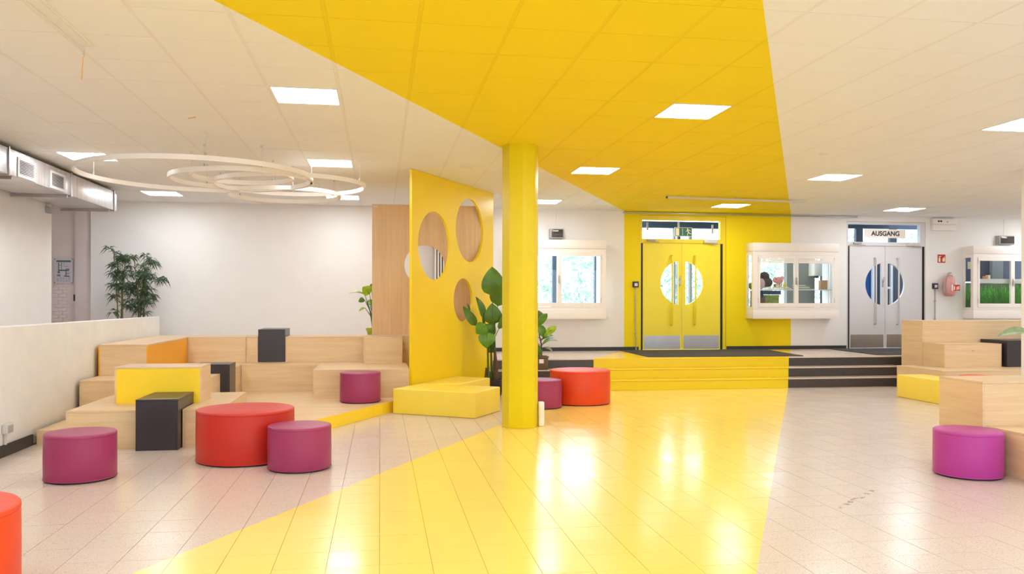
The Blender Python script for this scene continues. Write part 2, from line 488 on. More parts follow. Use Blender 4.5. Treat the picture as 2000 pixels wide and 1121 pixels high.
# ---------------------------------------------------------------- floor
X0, X1, Y0 = -7.6, 15.2, -3.2
floor = struct(BX(X0, X1, Y0, YB + 0.3, -0.2, -0.006).build('floor', M['grout']))
T = 0.30
cells = [(round((i + .5) * T, 4), round((j + .5) * T, 4)) for i in range(-12, 50) for j in range(-10, 46)]
cells = [c for c in cells if -3.62 < c[0] < 15 and Y0 + 0.1 < c[1] < 13.7]
vis = [c for c in cells if not (c[0] < -0.9 and c[1] > 10.7) and not (c[0] > 9.2 and c[1] > 12.1)]
sel = pick_largest(vis, 0.0)
g = 0.0016
tm = BX(-T / 2 + g, T / 2 - g, -T / 2 + g, T / 2 - g, -0.01, 0.0).build('tile', M['floor'])
tmesh = tm.data; bpy.data.objects.remove(tm)
for c in sorted(sel):
    o = bpy.data.objects.new('tile', tmesh); COL.objects.link(o); o.location = (c[0], c[1], R.uniform(-0.0006, 0.0004)); o.parent = floor
rest = MB()
for c in cells:
    if c not in sel:
        z = R.uniform(-0.0004, 0.0003)
        rest.box(c[0] - T / 2 + g, c[0] + T / 2 - g, c[1] - T / 2 + g, c[1] + T / 2 - g, -0.01, z)
stuff(rest.build('tile_field', M['floor'], floor))

# ---------------------------------------------------------------- ceiling
G0X, G0Y, TC = 0.26, 5.03, 0.625
ceiling = struct(BX(X0, X1, Y0, YB + 0.3, ZC + 0.035, ZC + 0.2).build('ceiling', M['ceil_void']))
PX = [-6.5, -1.5, 4.5, 10.5, 16.5, 22.5]
PY = [-13.5, -7.5, -1.5, 4.5, 10.5, 16.5]
leds = [(G0X + TC * (i + 0), G0Y + TC * j) for i in PX for j in PY] + [(G0X - TC * 10.5, G0Y + TC * 10.5)]
ledset = set((round(x, 3), round(y, 3)) for x, y in leds)
cells = [(G0X + TC * (i + .5), G0Y + TC * (j + .5)) for i in range(-13, 25) for j in range(-14, 19)]
cells = [c for c in cells if X0 < c[0] < X1 and Y0 < c[1] < YB and (round(c[0], 3), round(c[1], 3)) not in ledset]
sel = pick_largest(cells, ZC)
cm = BX(-TC / 2 + 0.014, TC / 2 - 0.014, -TC / 2 + 0.003, TC / 2 - 0.003, 0, 0.018).build('tile', M['ceil'])
cmesh = cm.data; bpy.data.objects.remove(cm)
rest = MB()
for c in cells:
    if c in sel:
        o = bpy.data.objects.new('tile', cmesh); COL.objects.link(o); o.location = (c[0], c[1], ZC + R.uniform(0, 0.0015)); o.parent = ceiling
    else:
        rest.box(c[0] - TC / 2 + 0.014, c[0] + TC / 2 - 0.014, c[1] - TC / 2 + 0.003, c[1] + TC / 2 - 0.003, ZC, ZC + 0.018)
stuff(rest.build('tile_field', M['ceil'], ceiling))
for i in range(-12, 25):
    x = G0X + TC * i
    if X0 < x < X1: BX(x - 0.0132, x + 0.0132, Y0, YB, ZC + 0.0012, ZC + 0.02).build('runner', M['ceil_bar'], ceiling)

# ---------------------------------------------------------------- LED panels
led_label = {(-1, 4): 'square white LED ceiling panel nearest the camera left of yellow ceiling band',
             (4, 4): 'largest square LED panel set in the yellow ceiling band',
             (10, 4): 'square LED panel cut by the right edge of the view, in white ceiling',
             (-6, 10): 'square LED panel in white ceiling beside the galvanised duct, behind big ring lamp',
             (-1, 10): 'square LED panel just above the right end of the ring lamps',
             (4, 10): 'second LED panel in the yellow ceiling band, right of the column top',
             (10, 10): 'square LED panel in white ceiling above the grey double door area',
             (-6, 16): 'small far LED panel near back wall between duct end and ring lamps',
             (-1, 16): 'far LED panel peeping out at the right tip of the lowest ring lamp',
             (4, 16): 'far LED panel partly hidden by the yellow column',
             (10, 16): 'far LED panel in yellow ceiling band above the yellow double door',
             (16, 16): 'far LED panel in white ceiling just above the grey exit door'}
def led_panel(x, y, label, group):
    t = thing('ceiling_light', label, 'ceiling light', (x, y, ZC), group)
    h = TC / 2 - 0.014
    fr = plate(rect(x - h, x + h, y - h, y + h), [rect(x - h + .014, x + h - .014, y - h + .014, y + h - .014)], ZC - 0.002, ZC + 0.016, lambda u, v, a: (u, v, a))
    fix_normals(fr.build('frame', M['white'], t))
    BX(x - h + .0145, x + h - .0145, y - h + .0145, y + h - .0145, ZC + 0.001, ZC + 0.014).build('diffuser', M['led'], t)
    return t
for i in PX:
    for j in PY:
        x, y = G0X + TC * i, G0Y + TC * j
        if not (X0 < x < X1 and Y0 < y < YB): continue
        k = (math.floor(i) + (1 if i < 0 else 0), math.floor(j) + (1 if j < 0 else 0))
        lb = led_label.get(k) if j > 0 else None
        if lb: led_panel(x, y, lb, 'LED panels in the ceiling')
        else: led_panel(x, y, 'square white LED ceiling panel outside the picture', 'LED panels out of view')

for j in (10.5,):  # unseen panel in the left passage, added to brighten the brick recess
    led_panel(G0X - TC * 10.5, G0Y + TC * j, 'square white LED ceiling panel outside the picture', 'LED panels out of view')

# ---------------------------------------------------------------- walls
outer = rect(-5.36, X1, -0.2, ZC + 0.15)
D1 = (5.36, 7.28, ZP, 3.345); D2 = (10.06, 11.96, ZP, 3.30)
V = [(2.60, 4.55), (7.73, 9.68), (12.87, 14.82)]
holes = [rect(D1[0], D1[1], D1[2], D1[3]), rect(D2[0], D2[1], D2[2], D2[3])] + [rect(a + .05, b - .05, 1.30, 2.62) for a, b in V]
wb = plate(outer, holes, YB, YB + 0.25, lambda u, v, a: (u, a, v)).build('wall_back', M['backwall'])
struct(fix_normals(wb))
bb = struct(empty('baseboard_back', (3, YB, ZP)))
for x0, x1 in ((1.95, 5.345), (7.29, 10.05), (11.975, 15.0)):
    BX(x0, x1, YB - 0.018, YB - 0.001, ZP + 0.001, ZP + 0.075).build('strip', M['base_dark'], bb)
# brickwork at far left, beside the door leaf / pier
bw = struct(BX(X0, -5.36, 16.74, 16.9, -0.2, ZC + 0.15).build('wall_brick', M['wall2']))
bl, bh = 0.155, 0.066
brk = MB().box(-bl / 2 + .003, bl / 2 - .003, -0.005, 0.02, -bh / 2 + .003, bh / 2 - .003).build('brick', M['wall2'], bevel=0.003, segs=1)
bmesh_b = brk.data; bpy.data.objects.remove(brk)
for r in range(14):
    z = ZP + 0.42 + (r + .5) * bh
    for k in range(6):
        x = -6.55 + k * bl + (bl / 2 if r % 2 else 0)
        if x + bl / 2 > -5.70: continue
        o = bpy.data.objects.new('brick', bmesh_b); COL.objects.link(o); o.location = (x, 16.735 + R.uniform(-.002, .002), z); o.parent = bw
pier = struct(BX(-5.69, -5.37, 16.66, 16.73, ZP + .002, ZC - .002).build('trim_1', M['wall2'], bevel=0.01))
BX(-5.712, -5.696, 16.70, 16.73, ZP + .002, ZC - .002).build('jamb_edge', M['white'], pier)
BX(-5.722, -5.697, 16.675, 16.698, 1.52, 1.64).build('latch', M['dark_screen'], pier)
struct(BX(-5.395, -5.361, 16.59, 16.655, ZP + .002, ZC - .002).build('trim_2', M['white'], bevel=.012))
struct(BX(-5.45, -5.20, Y0, 14.20, -0.2, ZC + 0.15).build('wall_left', M['wall']))
struct(BX(X0 - .2, X0, Y0, YB + 0.3, -0.2, ZC + 0.15).build('wall_far_left', M['wall']))
struct(BX(X1, X1 + .2, Y0, YB + 0.3, -0.2, ZC + 0.15).build('wall_right', M['wall']))
# window front behind the viewer: the cool daylight on the faces turned towards us comes from here
fw_open = [(-6.9, -3.9), (-3.3, .3), (.9, 4.5), (5.1, 8.7), (9.3, 12.9)]
wf = plate(rect(X0 - .2, X1 + .2, -0.2, ZC + 0.15), [rect(a, b, .85, 3.0) for a, b in fw_open], Y0 - .2, Y0, lambda u, v, a: (u, a, v))
struct(fix_normals(wf.build('wall_front', M['wall'])))
for k, (a, b) in enumerate(fw_open):
    w = struct(empty('window_%d' % (4 + k), ((a + b) / 2, Y0 - .1, .85)))
    m_ = (a + b) / 2
    fix_normals(plate(rect(a + .002, b - .002, .852, 2.998), [rect(a + .06, m_ - .03, .91, 2.94), rect(m_ + .03, b - .06, .91, 2.94)], Y0 - .14, Y0 - .06, lambda u, v, q: (u, q, v)).build('window_frame', M['white'], w))
    BX(a + .061, m_ - .031, Y0 - .10, Y0 - .095, .911, 2.939).build('pane', M['glass'], w)
    BX(m_ + .031, b - .061, Y0 - .10, Y0 - .095, .911, 2.939).build('pane', M['glass'], w)
# parapet
par = struct(BX(-3.78, -3.62, Y0, 14.45, 0.0, 1.262).build('wall_parapet', M['parapet'], bevel=0.008))
struct(BX(-3.618, -3.598, Y0, 9.352, 0.001, 0.115).build('baseboard_left', M['base_dark']))
# raised left walk and entrance platform with three steps
struct(BX(-5.2, -3.785, Y0, 14.28, 0.0, ZP - .002).build('floor_gallery', M['tread']))
st = struct(empty('floor_platform', (4, 14.28, 0)))
BX(X0, X1, 14.30, YB - .002, 0.0, ZP - .022).build('core', M['riser'], st)
BX(X0, X1, 14.27, YB - .004, ZP - .021, ZP).build('platform_slab', M['tread'], st)
for k in range(3):
    y = 13.68 + .30 * k; z0 = .17 * k
    xr = 9.61; xl = 1.86
    BX(xl, xr, y, y + (.30 if k < 2 else .02), z0 + .001, z0 + .148).build('riser', M['riser'], st)
    if k < 2: BX(xl, xr, y - .010, y + .299, z0 + .152, z0 + .17).build('tread', M['tread'], st)
    BX(xl, xr, y - .004, y + .004, z0 + .1482, z0 + .1518).build('nosing_joint', M['base_dark'], st)
# octagonal column
def octagon(cx, cy, r, rot): return [(cx + r * math.cos(rot + k * PI / 4), cy + r * math.sin(rot + k * PI / 4)) for k in range(8)]
struct(MB().prism(octagon(1.69, 9.915, 0.222, -PI / 2 + 0.159 + math.radians(-10.5)), 0.0, ZC + .01).build('column', M['yellow_col'], bevel=0.006))
struct(MB().prism(octagon(9.27, 10.40, 0.222, -PI / 2 + 0.4), 0.0, ZC + .01).build('column', M['wall'], bevel=0.006))
struct(BX(5.0, 10.3, YB - .04, YB - .002, 3.375, 3.395).build('trim_3', M['steel']))

# ---------------------------------------------------------------- doors
def door(n, x0, x1, zt, leaf, frame, xl, xr, xm, sx0, sx1, hx, tr, handle_mat, cz=1.925, cr=0.470):
    d = struct(empty('door_%d' % n, (xm, YB + .05, ZP)))
    Yf = YB + .012
    fr = plate(rect(x0, x1, ZP, zt), [rect(xl - .045, xr + .045, ZP + .003, 2.768), rect(tr[0], tr[1], tr[2], tr[3])], Yf, Yf + .11, lambda u, v, a: (u, a, v))
    fix_normals(fr.build('frame', frame, d))
    BX(tr[0] + .001, tr[1] - .001, Yf + .05, Yf + .056, tr[2] + .001, tr[3] - .001).build('transom_pane', M['glass'], d)
    for sgn, a, b in ((-1, xl, xm - .004), (1, xm + .004, xr)):
        c0 = sx1 if sgn > 0 else sx0
        ang = math.acos(min(1, abs(c0 - xm) / cr))
        arc = [(xm + sgn * cr * math.cos(t), cz + cr * math.sin(t)) for t in [(-ang + 2 * ang * k / 28) for k in range(29)]]
        lf = plate(rect(a, b, ZP + .012, 2.765), [arc], Yf + .02, Yf + .07, lambda u, v, q: (u, q, v))
        o = fix_normals(lf.build('door_leaf', leaf, d))
        pl = MB().add([(u, Yf + .045, v) for u, v in arc], [tuple(range(29))])
        pl.build('pane', M['glass'], o, rel=True)
        k0, k1 = (a + .03, b - .035) if sgn < 0 else (a + .035, b - .03)
        BX(k0, k1, Yf + .016, Yf + .019, ZP + .02, .818).build('kick_plate', M['steel'], o)
        h = hx[0] if sgn < 0 else hx[1]
        hb = MB().tube([(h, Yf + .018, 2.50), (h, Yf - .05, 2.495), (h, Yf - .058, 2.47), (h, Yf - .058, 1.08), (h, Yf - .05, 1.05), (h, Yf + .018, 1.045)], .017, 10)
        hb.build('handle', handle_mat, o, smooth=0.9)
    # gap covers in black rubber at the hinge sides
    for a in (xl - .043, xr + .004):
        BX(a, a + .039, Yf + .004, Yf + .06, ZP + .004, 2.76).build('hinge_guard', M['black'], d)
    # lock case with cylinder and lever
    lx = sx0 + .028
    lk = BX(lx - .02, lx + .02, Yf + .008, Yf + .0195, 1.86, 2.03).build('lock_plate', M['steel'], d, bevel=.004)
    MB().tube([(lx, Yf + .008, 1.98), (lx, Yf - .03, 1.98), (lx, Yf - .032, 2.08)], .009, 8).build('lever', M['steel'], lk)
    MB().disc_y(lx, 1.89, .013, Yf + .002, Yf + .008).build('key_cylinder', M['steel'], lk)
    # closers
    c1 = BX(xl + .08, xl + .26, Yf - .05, Yf + .005, 2.80, 2.84).build('door_closer', M['grey_pl'], d, bevel=.006)
    MB().tube([(xl + .17, Yf - .03, 2.80), (xl + .17, Yf - .03, 2.785), (xl + .33, Yf - .06, 2.778)], .008, 6).build('closer_arm', M['grey_pl'], c1)
    c2 = BX(xr - .39, xr - .10, Yf - .055, Yf + .005, 2.775, 2.835).build('door_closer', M['lgrey_pl'], d, bevel=.006)
    MB().tube([(xr - .25, Yf - .03, 2.775), (xr - .25, Yf - .03, 2.76), (xr - .08, Yf - .05, 2.752)], .008, 6).build('closer_arm', M['grey_pl'], c2)
    return d
d1 = door(1, 5.365, 7.275, 3.34, M['yellow_door'], M['yellow'], 5.445, 7.165, 6.305, 6.225, 6.385, (6.066, 6.582), (5.425, 7.157, 2.852, 3.248), M['yellow_door'])
d2 = door(2, 10.065, 11.955, 3.295, M['greydoor'], M['greydoor'], 10.145, 11.90, 11.0, 10.915, 11.068, (10.740, 11.283), (10.103, 11.839, 2.851, 3.242), M['lgrey_pl'])
for x, z0, z1 in ((5.55, 3.03, 3.20), (6.235, 3.10, 3.23), (6.99, 2.98, 3.17)):
    BX(x - .018, x + .018, YB + .03, YB + .055, z0, z1).build('clip', M['grey_pl'], d1)
# exit sign on the transom of the yellow door
t = thing('exit_sign', 'green emergency exit sign with running figure on yellow door transom', 'sign', (6.323, YB - .02, 2.91))
yy = YB - .012
BX(6.131, 6.515, yy, yy + .02, 2.910, 3.098).build('plate', M['sign_cream'], t)
BX(6.139, 6.507, yy - .003, yy - .0005, 2.918, 3.090).build('field', M['sign_green'], t)
y2 = yy - .006
BX(6.150, 6.226, y2, y2 + .0025, 2.928, 3.080).build('door_mark', M['sign_cream'], t)
a = BX(6.296, 6.304, y2, y2 + .0025, 2.935, 3.075); a.add([(6.286, y2, 2.95), (6.314, y2, 2.95), (6.300, y2, 2.928)], [(0, 1, 2)])
a.build('arrow_mark', M['sign_cream'], t)
m = MB(); m.disc_y(6.412, 3.065, .014, y2, y2 + .0025)
for p, w in (([(6.408, 3.048), (6.432, 3.000)], .014), ([(6.432, 3.0), (6.455, 2.972), (6.49, 2.966)], .009), ([(6.428, 3.0), (6.415, 2.965), (6.408, 2.93)], .009),
             ([(6.41, 3.045), (6.45, 3.046), (6.475, 3.02)], .007), ([(6.41, 3.042), (6.392, 3.016), (6.37, 3.02)], .007)):
    for (ax, az), (bx, bz) in zip(p[:-1], p[1:]):
        L = math.hypot(bx - ax, bz - az); nx, nz = -(bz - az) / L * w / 2 * 1.6, (bx - ax) / L * w / 2 * 1.6
        m.add([(ax + nx, y2, az + nz), (ax - nx, y2, az - nz), (bx - nx, y2, bz - nz), (bx + nx, y2, bz + nz)], [(0, 1, 2, 3)])
m.build('running_figure', M['sign_cream'], t)

def lettering(text, x0, x1, z0, z1, y, mat, parent, bold=0.0):
    cu = bpy.data.curves.new('lettering', 'FONT'); cu.body = text; cu.size = 1.0; cu.offset = bold; cu.extrude = 0.0
    o = bpy.data.objects.new('lettering', cu); COL.objects.link(o)
    dg = bpy.context.evaluated_depsgraph_get()
    me = bpy.data.meshes.new_from_object(o.evaluated_get(dg))
    bpy.data.objects.remove(o)
    xs = [v.co.x for v in me.vertices]; ys = [v.co.y for v in me.vertices]
    off = world_loc(parent)
    for v in me.vertices:
        u = (v.co.x - min(xs)) / (max(xs) - min(xs)); w = (v.co.y - min(ys)) / (max(ys) - min(ys))
        v.co = Vector((x0 + u * (x1 - x0), y, z0 + w * (z1 - z0))) - off
    me.materials.clear(); me.materials.append(mat)
    q = bpy.data.objects.new('lettering', me); COL.objects.link(q); q.parent = parent
    return q
t = thing('exit_name_sign', 'white sign reading AUSGANG in black capitals above grey door', 'sign', (10.97, YB - .01, 2.94))
BX(10.481, 11.466, YB - .012, YB + .004, 2.943, 3.132).build('plate', M['sign_white'], t)
lettering('AUSGANG', 10.635, 11.315, 2.986, 3.094, YB - .0135, M['ink'], t, 0.034)

# ---------------------------------------------------------------- projecting showcase windows
def showcase(n, x0, x1, blind=False, side=True):
    w = struct(empty('window_%d' % n, ((x0 + x1) / 2, 16.25, 1.175)))
    yf, yb = 16.25, YB - .002
    BX(x0, x1, yf, yb, 2.600, 2.775).build('header_box', M['white'], w, bevel=.004)
    BX(x0, x1, yf, yb, 1.175, 1.360).build('apron_box', M['white'], w, bevel=.004)
    BX(x0 + .004, x1 - .004, yf + .004, yb, 1.362, 1.372).build('sill_board', M['white'], w)
    s0, s1, s2, s3 = x0 + .115, x0 + .962, x0 + .978, x1 - .115
    fr = plate(rect(x0 + .004, x1 - .004, 1.374, 2.598), [rect(s0, s3, 1.42, 2.52)], yf + .010, yf + .07, lambda u, v, a: (u, a, v))
    fix_normals(fr.build('window_frame', M['white'], w))
    for k, (a, b, gl0, gl1) in enumerate(((s0 + .002, x0 + .969, x0 + .157, x0 + .926), (x0 + .971, s3 - .002, x0 + 1.019, x1 - .130))):
        sa = plate(rect(a, b, 1.422, 2.518), [rect(gl0, gl1, 1.505, 2.448)], yf + .0, yf + .05, lambda u, v, q: (u, q, v))
        sh = fix_normals(sa.build('sash', M['white'], w, bevel=0))
        BX(gl0 + .001, gl1 - .001, yf + .022, yf + .027, 1.506, 2.447).build('pane', M['glass'], sh)
        for hz in (1.56, 2.42):
            hxx = a - .004 if k == 0 else b + .004
            MB().tube([(hxx, yf - .004, hz - .05), (hxx, yf - .004, hz + .05)], .008, 6).build('hinge', M['lgrey_pl'], sh)
        if k == 0:
            hp = BX(x0 + .955, x0 + .985, yf - .010, yf - .001, 1.90, 2.05).build('handle_plate', M['steel'], w, bevel=.003)
            MB().tube([(x0 + .97, yf - .01, 2.02), (x0 + .97, yf - .045, 2.02), (x0 + .972, yf - .047, 1.88)], .009, 8).build('lever', M['lgrey_pl'], hp, smooth=.9)
        if blind:
            bz = 2.446
            for q in range(4):
                BX(gl0 - .012, gl1 + .012, yf - .014 - .004 * (q % 2), yf - .001, bz - .024 * (q + 1), bz - .024 * q - .004).build('blind_fold', M['white'], w)
    # side cheeks with a narrow pane
    for xs, sg in ((x0, 1), (x1, -1)):
        ck = plate(rect(yf + .072, yb, 1.374, 2.598), [rect(yf + .095, yb - .055, 1.42, 2.52)], xs + .006 * sg, xs + .04 * sg, lambda u, v, q: (q, u, v))
        c = fix_normals(ck.build('side_frame', M['white'], w))
        BX(xs + .02 * sg, xs + .026 * sg, yf + .096, yb - .056, 1.421, 2.519).build('pane', M['glass'], c)
    return w
showcase(1, V[0][0], V[0][1])
w2 = showcase(2, V[1][0], V[1][1], blind=True)
w3 = showcase(3, V[2][0], V[2][1])

# contents of the middle showcase
tag(BX(7.80, 9.62, 16.33, 16.80, 1.785, 1.80).build('display_shelf', M['lgrey_pl']), 'pale shelf board inside middle showcase window', 'shelf')
m = MB()
for k in range(150):
    x, y, z = R.uniform(7.86, 8.62), R.uniform(16.36, 16.56), 1.802 + R.random() * .035
    a = R.uniform(0, PI); L = R.uniform(.015, .035); dx, dy = math.cos(a) * L, math.sin(a) * L
    m.add([(x - dx, y - dy, z), (x + dx, y + dy, z + .01), (x + dx, y + dy, z + .022), (x - dx, y - dy, z + .012)], [(0, 1, 2, 3)])
tag(stuff(m.build('shredded_paper', M['shred'])), 'cream shredded paper bedding along the showcase shelf', 'paper')
t = thing('plush_toy', 'dark brown plush animal sitting among shredded paper in showcase', 'toy', (8.12, 16.6, 1.84))
MB().ball((8.18, 16.62, 1.95), (.16, .12, .12)).build('body', M['plush_dark'], t, smooth=3)
MB().ball((8.15, 16.60, 2.09), (.10, .09, .09)).build('head', M['plush_dark'], t, smooth=3)
MB().ball((8.20, 16.58, 2.06), (.06, .04, .06)).build('ear', M['plush_dark'], t, smooth=3)
MB().ball((8.05, 16.62, 2.03), (.06, .04, .06)).build('ear', M['plush_dark'], t, smooth=3)
t = thing('plush_toy', 'pink plush piglet lying beside the dark plush animal', 'toy', (8.40, 16.58, 1.9))
MB().ball((8.43, 16.50, 1.99), (.10, .075, .075)).build('body', M['plush_pink'], t, smooth=3)
MB().ball((8.345, 16.49, 2.00), (.055, .055, .06)).build('head', M['plush_pink'], t, smooth=3)
MB().ball((8.51, 16.50, 2.04), (.04, .02, .045)).build('ear', M['plush_pink'], t, smooth=3)
MB().ball((8.335, 16.436, 2.015), .012, 8, 6).build('eye', M['ink'], t)
BX(8.33, 8.50, 16.45, 16.56, 1.845, 1.915).build('cushion', M['card'], t, bevel=.02)
tag(MB().ball((7.985, 16.40, 1.915), (.075, .06, .115)).build('folded_cloth', M['cloth_grey'], smooth=3), 'pinkish grey cloth bundle at left end of showcase shelf', 'cloth')
tag(MB().ball((7.89, 16.68, 1.87), (.07, .07, .07)).build('felt_ball', M['ball_green'], smooth=3), 'green felt ball behind pinkish cloth bundle', 'ball')
tag(MB().ball((8.545, 16.47, 1.885), (.028, .028, .08)).build('felt_figure', M['lemon'], smooth=3), 'small yellow felt figure on the shredded paper', 'toy')
t = thing('spotted_box', 'small white box with black spots in front of pink piglet', 'box', (8.42, 16.42, 1.84))
BX(8.34, 8.47, 16.41, 16.47, 1.84, 1.93).build('carton', M['shred'], t)
for q in range(9): MB().disc_y(8.35 + .11 * R.random(), 1.855 + .07 * R.random(), .009, 16.407, 16.4095, 8).build('spot', M['ink'], t)
for i, (x0, x1, z0, z1, mt, lb) in enumerate(((7.86, 8.14, 1.49, 1.775, 'bk_blue', 'tall dark blue game box at left below the showcase shelf'),
        (7.90, 8.10, 1.47, 1.62, 'bk_brown', 'brown printed book leaning before the blue game box'),
        (8.15, 8.47, 1.49, 1.68, 'bk_green', 'green and brown printed game box below the shelf'),
        (8.15, 8.52, 1.69, 1.775, 'bk_blue', 'flat navy box lying on the green game box'),
        (8.25, 8.54, 1.40, 1.485, 'bk_orange', 'flat orange printed box lying lowest in the showcase'))):
    yq = {0: 16.62, 1: 16.45, 2: 16.56, 3: 16.57, 4: 16.42}[i]
    zz = z0 if z0 > 1.6 else 1.373
    tag(BX(x0, x1, yq, yq + .05 + .04 * (i > 1), zz, z1).build('game_box', M[mt], bevel=.003), lb, 'box', 'boxes under the showcase shelf')
tag(BX(9.40, 9.56, 16.5, 16.6, 1.801, 2.00).build('cardboard_box', M['card'], bevel=.003), 'upright brown cardboard box at right end of showcase shelf', 'box')
t = thing('paper_stack', 'loose stack of teal and brown papers on showcase shelf', 'paper', (8.98, 16.5, 1.80))
for q in range(6):
    a = 8.80 + R.uniform(-.02, .05); z = 1.801 + q * .016
    BX(a, a + .36 - .03 * q, 16.42, 16.60, z, z + .013).build('sheet', M['teal' if q % 3 == 0 else ('card' if q % 3 == 1 else 'shred')], t)
# room seen behind the middle showcase
struct(BX(9.27, 9.96, 17.75, 17.9, 0.2, 3.6).build('wall_kiosk', M['room_grey']))
t = thing('wall_cabinet', 'white cabinet hanging on grey wall behind middle showcase', 'cabinet', (9.9, 17.6, 2.12))
BX(9.80, 10.07, 17.5, 17.745, 2.13, 2.48).build('body', M['white'], t, bevel=.004)
BX(9.81, 10.06, 17.484, 17.498, 2.14, 2.47).build('door', M['white'], t, bevel=.004)
BX(9.83, 9.92, 17.50, 17.56, 2.08, 2.129).build('lamp', M['dark_screen'], t)
struct(BX(10.085, 10.24, 17.0, 17.745, 0.4, 3.3).build('wall_kiosk_side', M['slate2']))

# aquarium in the right showcase
t = thing('aquarium', 'planted aquarium full of green water plants in right showcase', 'aquarium', (13.8, 16.5, 1.373))
ax0, ax1, ay0, ay1, az0, az1 = 12.93, 14.76, 16.36, 16.80, 1.374, 1.95
BX(ax0, ax1, ay0, ay0 + .008, az0 + .012, az1).build('front_glass', M['water'], t)
BX(ax0, ax0 + .008, ay0 + .009, ay1, az0 + .012, az1).build('side_glass', M['water'], t)
BX(ax0, ax1, ay0, ay1 + .012, az0, az0 + .011).build('base', M['dark_screen'], t)
BX(ax0, ax1, ay1, ay1 + .01, az0 + .012, az1).build('back_screen', M['pot_black'], t)
hd = BX(ax0 - .005, ax1 + .005, ay0 - .006, ay0 + .05, 1.952, 2.052).build('hood', M['lgrey_pl'], t)
BX(ax0, ax1, ay0 + .051, ay1, 1.985, 2.00).build('lid', M['lgrey_pl'], t)
BX(ax0 + .05, ax1 - .05, ay0 + .12, ay1 - .12, 1.972, 1.984).build('lamp', M['tank_led'], t)
BX(ax0 + .01, ax1 - .01, ay0 + .01, ay1 - .005, az0 + .0115, az0 + .05).build('gravel', M['soil'], t)
m = MB()
for k in range(620):
    x, y = R.uniform(ax0 + .03, ax1 - .03), R.uniform(ay0 + .03, ay1 - .03)
    h = R.uniform(.26, .60); a = R.uniform(0, 2 * PI); w = R.uniform(.006, .016); bend = R.uniform(.03, .28)
    pts = []
    for q in range(5):
        s = q / 4
        zz = az0 + .05 + h * (s - .12 * s * s * (bend / .1))
        xx = min(ax1 - .02, max(ax0 + .02, x + math.cos(a) * bend * s * s)); yy2 = min(ay1 - .02, max(ay0 + .015, y + math.sin(a) * bend * s * s * .5))
        ww = w * (1 - s * .85); pts += [(xx - ww, yy2, min(zz, az1 - .01)), (xx + ww, yy2, min(zz, az1 - .01))]
    m.add(pts, [(2 * q, 2 * q + 1, 2 * q + 3, 2 * q + 2) for q in range(4)])
stuff(m.build('water_plants', M['water_leaf'], t))
tag(BX(13.27, 13.36, 16.42, 16.48, 2.003, 2.115).build('food_tub', M['bk_orange'], bevel=.006), 'short orange food tub standing on the aquarium hood', 'tub')
t = thing('food_tub', 'taller white food tub with navy lid on aquarium hood', 'tub', (13.43, 16.46, 2.0))
MB().lathe([(.045, 2.002), (.045, 2.14)], 13.43, 16.50, 20).build('body', M['shred'], t, smooth=.7)
MB().lathe([(.05, 2.141), (.05, 2.185)], 13.43, 16.50, 20).build('lid', M['navy'], t, smooth=.7)
tag(BX(12.897, 12.899, 16.36, 16.47, 2.27, 2.43).build('notice_sheet', M['shred']), 'white notice sheet taped inside side pane of aquarium showcase', 'notice')
struct(BX(12.55, 15.6, 17.4, 17.5, 0.2, 3.0).build('wall_aquarium_back', M['slate']))
struct(BX(14.20, 14.48, 17.30, 17.398, 0.2, 3.0).build('trim_5', M['room_grey']))

# ---------------------------------------------------------------- outside
struct(BX(-14, 34, YB + .26, 40, 0.2, 0.42).build('ground_outside', M['paving']))
struct(BX(6.55, 9.6, 17.2, 19.9, 3.66, 3.76).build('roof_porch', M['sky_panel']))
struct(BX(4.6, 9.9, 19.9, 20.1, 3.40, 3.56).build('beam_porch', M['slate2']))
for x, w, m_ in ((7.49, .03, 'slate2'), (7.80, .03, 'room_grey'), (7.37, .025, 'room_grey'), (4.262, .05, 'slate2'), (5.335, .05, 'slate2')):
    struct(BX(x - w, x + w, 19.93, 20.05, .42, 3.39).build('pillar_porch', M[m_]))
struct(BX(10.06, 12.5, 17.2, 18.55, 3.50, 3.60).build('roof_vestibule', M['sky_panel']))
struct(BX(11.96, 13.5, 18.6, 18.7, .42, 3.0).build('wall_vestibule', M['slate']))
struct(BX(11.46, 11.955, 18.6, 18.7, .42, 2.6).build('wall_vestibule_blue', M['bright_blue']))
struct(BX(10.06, 14.4, 18.6, 18.7, 3.34, 3.49).build('beam_vestibule', M['slate2']))
for x, w in ((11.62, .09), (12.53, .09)):
    struct(BX(x - w, x + w, 18.60, 18.7, 2.76, 3.335).build('pillar_vestibule', M['slate2']))
for x in (11.93, 12.42):
    struct(BX(x - .028, x + .028, 18.50, 18.56, .42, 2.74).build('trim_6', M['white']))
struct(BX(12.205, 12.39, 18.50, 18.56, 1.86, 1.91).build('trim_7', M['white']))
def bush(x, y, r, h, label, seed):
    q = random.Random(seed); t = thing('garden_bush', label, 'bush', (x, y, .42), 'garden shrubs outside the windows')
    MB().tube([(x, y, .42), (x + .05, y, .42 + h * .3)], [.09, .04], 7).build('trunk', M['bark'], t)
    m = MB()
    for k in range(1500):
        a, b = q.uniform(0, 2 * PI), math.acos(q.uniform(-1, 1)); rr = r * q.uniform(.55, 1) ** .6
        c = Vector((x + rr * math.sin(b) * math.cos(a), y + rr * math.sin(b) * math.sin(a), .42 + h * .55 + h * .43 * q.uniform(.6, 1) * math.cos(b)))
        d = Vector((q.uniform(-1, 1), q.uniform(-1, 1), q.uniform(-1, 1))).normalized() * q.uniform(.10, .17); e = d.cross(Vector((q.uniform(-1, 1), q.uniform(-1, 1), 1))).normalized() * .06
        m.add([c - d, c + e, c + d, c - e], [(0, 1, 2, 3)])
    stuff(m.build('foliage', M['garden_leaf'], t))
